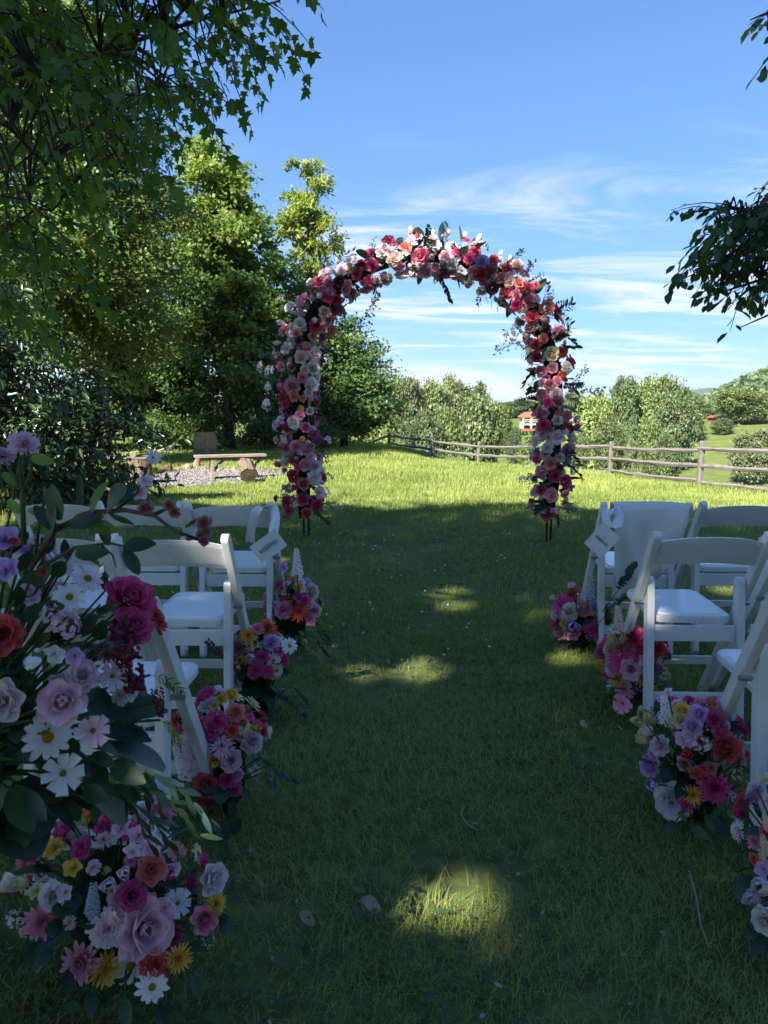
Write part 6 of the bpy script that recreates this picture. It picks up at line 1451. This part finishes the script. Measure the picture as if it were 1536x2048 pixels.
# ------------------------------------------------------------------ tall arrangement at the left, close to the camera
def tall_flowers():
    base = (-0.70, 1.10, 0.0)
    sb = (base[0] - 0.12, base[1], 0.0); st = empty('flower_stand', sb); tag(st, 'slim dark metal stand carrying the tall flowers at the left edge', 'stand')
    mb = MB(); mb.tube([(0, 0, 0.01), (0, 0, 0.60)], [0.012, 0.012], 10); mb.build('pole', M['bronze'], st, True)
    mb = MB(); mb.tube([(0, 0, 0.0), (0, 0, 0.012)], [0.13, 0.12], 24); mb.build('base_plate', M['bronze'], st)
    mb = MB(); mb.tube([(0, 0, 0.60), (0, 0, 0.615)], [0.09, 0.09], 20); mb.build('top_plate', M['bronze'], st)
    items = parse("""48 884 carnation L 58,6 910 carnation L 48,95 982 spray D 40,10 1078 blossom V 60,12 1140 blossom V 60,28 1082 rose R 26,88 1142 rose R 26,178 1154 daisy W 66,140 1192 daisy W 64,262 1195 peony M 104,268 1250 peony M 84,4 1268 peony R 80,130 1238 spray L 90,110 1225 spray L 60,262 1322 berry x 128,318 1405 berry x 62,250 1345 berry x 90,
125 1402 rose L 90,165 1350 peony K 64,226 1352 cosmos L 56,4 1405 open_peony K 84,97 1476 daisy W 96,126 1548 cosmos W 80,186 1462 cosmos L 66,110 1308 blossom W 40,150 1312 blossom V 40,60 1340 .oval/fleaf x 90,240 1530 .oval/fleaf x 130,172 1598 .oval/fleaf x 110,40 1590 .oval/fleaf x 120,100 1620 .oval/fleaf x 100,230 1590 .oval/fleaf x 90,
60 1280 .oval/fleaf x 90,200 1270 .oval/fleaf x 90,230 1250 .round/fleaf x 70,170 1250 .oval/fleaf x 80,90 1200 .oval/fleaf x 80,60 1160 .oval/fleaf x 90,200 1210 .lance/fleaf x 100,230 1160 .oval/fleaf x 60,300 1350 ~ruscus/fleaf_light x 70,320 1440 ~ruscus/fleaf_light x 60,210 1440 ~sprig/spray_dark x 80,200 1300 ~ruscus/spray_dark x 90,30 1200 .oval/fleaf x 100,20 1330 .round/fleaf x 90,
200 1400 .round/fleaf x 70,60 1440 .round/fleaf x 70,30 1520 .oval/fleaf x 100,190 1520 .oval/fleaf x 80,120 1130 .round/fleaf x 60,150 1095 .oval/fleaf x 60,100 1080 .round/fleaf x 60,40 1120 .oval/fleaf x 90,85 1075 spray L 50,75 1050 blossom Y 22,20 1460 .oval/fleaf x 90""")
    o = arrangement('tall_flowers', 'tall blurred flower arrangement filling the left foreground, with crimson peony', (base[0], base[1], 0.615), 0.16, (0.36, 0.24, 0.30), items, 9, None, skirt=70, backfill=26, leaf_size=0.085, core=0.36)
    rq = random.Random(77); CC = Vector((base[0], base[1], 0.775))
    for k in range(150):
        d = Vector((rq.uniform(-1, 1), rq.uniform(-1, .4), rq.uniform(-.9, .9))).normalized(); p = CC + Vector((d.x * .25, d.y * .16, d.z * .24))
        put_leaf(rq.choice(['oval', 'round', 'oval', 'lance']), 'fleaf', p, d + Vector((rq.uniform(-.6, .6), rq.uniform(-.6, .6), rq.uniform(-.7, .4))), rq.uniform(.05, .095), Vector((base[0], base[1], .615)), o, rq)
    rr = random.Random(91); o0 = Vector((base[0], base[1], 0.615)); D = 0.98
    def stem(pts, r=0.004, mat='stem'):
        mb = MB(); mb.tube([p - o0 for p in pts], [r * (1 - .5 * i / (len(pts) - 1)) for i in range(len(pts))], 6); mb.build('stem', M[mat], o, True)
    P = lambda x, y, d=D: at_y(x, y, d)
    # upright pink heads on stems
    stem([P(48, 1090), P(45, 990), P(42, 940), P(50, 905)]); stem([P(44, 980), P(28, 950), P(8, 925)], .003); stem([P(46, 985), P(62, 945), P(58, 905)], .003)
    stem([P(70, 1120), P(80, 1030), P(92, 995)], .003)
    for x, y, sx in ((75, 915, 46), (20, 945, 36), (70, 1020, 40), (30, 1000, 40)): put_leaf('oval', 'fleaf_light', P(x - 14, y), Vector((.9, -.1, -.15 if x > 40 else -.9)), sx / FPX, o0, o, rr, up=(0, -1, .4))
    # long arching branch with dusty pink tassels
    stem([P(60, 1140), P(110, 1060), P(180, 1025, .97), P(250, 1020, .97), P(310, 1032, .96), P(350, 1062, .96), P(400, 1080, .96)], .0045, 'bark')
    stem([P(90, 1130), P(150, 1095), P(220, 1086), P(262, 1096)], .003, 'bark'); stem([P(200, 1088), P(225, 1110), P(232, 1135)], .002, 'bark')
    for x, y, dx, dz, s, sh in ((160, 1010, .1, 1, 62, 'lance'), (182, 1030, .35, .8, 76, 'oval'), (215, 1015, .15, .15, 74, 'round'), (225, 1000, .8, .5, 60, 'oval'), (120, 1040, -.15, .9, 70, 'oval'), (110, 1060, -.5, .8, 60, 'oval'), (140, 1050, .6, .2, 70, 'oval'), (95, 1075, .2, .9, 70, 'oval'), (245, 1095, .95, .2, 66, 'oval'), (248, 1100, .5, -.7, 56, 'oval'), (150, 1108, .9, .1, 66, 'oval'), (150, 1095, .75, -.4, 60, 'lance'),
                          (220, 1030, .9, -.3, 50, 'lance'), (185, 895, .75, -.8, 56, 'lance'), (175, 1050, .8, -.1, 60, 'oval'), (205, 1045, .2, -.9, 46, 'oval'), (305, 1030, .7, .3, 34, 'lance'), (370, 1055, .8, .5, 34, 'lance')):
        put_leaf(sh, 'fleaf' if s < 60 or rr.random() < .7 else 'fleaf_light', P(x, y, .97), Vector((dx, -.15, dz)), s / FPX, o0, o, rr, up=(0, -1, .3))
    for x, y, s in ((292, 1016, 34), (340, 1010, 30), (350, 1024, 28), (408, 1045, 34), (412, 1062, 28), (408, 1082, 24), (378, 1076, 14), (400, 1070, 20)): bloom('carnation', 'D', P(x, y, .96), (rr.uniform(-.5, .5), -1, -.3), s / FPX, o0, o, rr)
    for x, y, s, k in ((306, 915, 34, 'cosmos'), (290, 962, 36, 'blossom'), (280, 985, 40, 'blossom')): bloom(k, 'K', P(x, y, 1.0), (.4, -.8, .3), s / FPX, o0, o, rr)
    stem([P(220, 1030), P(275, 985, .99), P(288, 950, 1.0), P(302, 920, 1.0)], .0025)
    # trailing greenery under the bouquet
    for x0, y0, x1, y1, m_ in ((250, 1560, 330, 1640, 'fleaf_blue'), (270, 1560, 400, 1670, 'fleaf'), (290, 1540, 420, 1640, 'fleaf_blue'), (240, 1580, 300, 1690, 'fleaf'), (260, 1600, 360, 1720, 'fleaf')):
        a, b = P(x0, y0, 1.0), P(x1, y1, 1.02); stem([a, a.lerp(b, .5) + Vector((0, 0, .012)), b], .002)
        for k in range(9):
            t = k / 8; q = a.lerp(b, t) + Vector((0, 0, .012 * math.sin(t * 3.1))); d = (b - a).normalized()
            put_leaf('lance', m_, q, d + Vector((rr.uniform(-.7, .7), rr.uniform(-.3, .3), rr.uniform(-.7, .6))), rr.uniform(.026, .046), o0, o, rr, up=(0, -.6, .8))
tall_flowers()

# ------------------------------------------------------------------ litter on the lawn
dl = [(740, 1808, 52, 'pale dry leaf lying on the grass left of the brightest sun patch'), (612, 1836, 44, 'grey curled leaf on the grass near the lower left flowers'), (1165, 1448, 20, 'small pale leaf in the right sun patch')]
for px, py, s, lab in dl:
    p = at_z(px, py, 0.035); mb = MB(); sz = s / FPX * (p.y + .2); n = 8; V, F = [], []
    for i in range(n + 1):
        u = i / n; w = sz * .17 * math.sin(math.pi * (.04 + .94 * u)) ** .9; V += [(u * sz - sz / 2, -w, .012 * math.cos(u * 4)), (u * sz - sz / 2, 0, -.004 + .01 * u), (u * sz - sz / 2, w, .016 * math.sin(u * 3))]
    for i in range(n):
        for k in range(2): q = i * 3 + k; F.append((q, q + 1, q + 4, q + 3))
    mb.add(V, F); o = mb.build('fallen_leaf', M['deadleaf'], smooth=True); o.location = p; o.rotation_euler = (rad(12), 0, rad(-35)); tag(o, lab, 'leaf')
mb = MB(); mb.tube([at_z(1378, 1742, .03), at_z(1392, 1790, .035), at_z(1402, 1850, .03), at_z(1418, 1895, .025)], [.0026, .0024, .002, .0015], 5); o = mb.build('fallen_twig', M['dead'], smooth=True); tag(o, 'thin dry twig lying on the grass at the lower right', 'twig')
mb = MB(); mb.tube([at_z(928, 1612, .03), at_z(922, 1630, .035), at_z(935, 1648, .04), at_z(958, 1662, .03)], [.0018, .0018, .0016, .0012], 5); o = mb.build('fallen_twig', M['dead'], smooth=True); tag(o, 'short curved dry stalk in the middle of the aisle', 'twig')

# ------------------------------------------------------------------ summer haze in the valley air
m, nt, out = new_mat('haze_air')
pv = nt.nodes.new('ShaderNodeVolumePrincipled')
pv.inputs['Color'].default_value = (0.80, 0.90, 1.0, 1); pv.inputs['Density'].default_value = 0.0001; pv.inputs['Anisotropy'].default_value = 0.2
nt.links.new(pv.outputs[0], out.inputs['Volume'])
mb = MB(); mb.box((0, 0, 90), (12400, 12400, 220)); o = mb.build('haze', m); tag(o, 'thin summer haze filling the valley air', 'haze', kind='stuff')
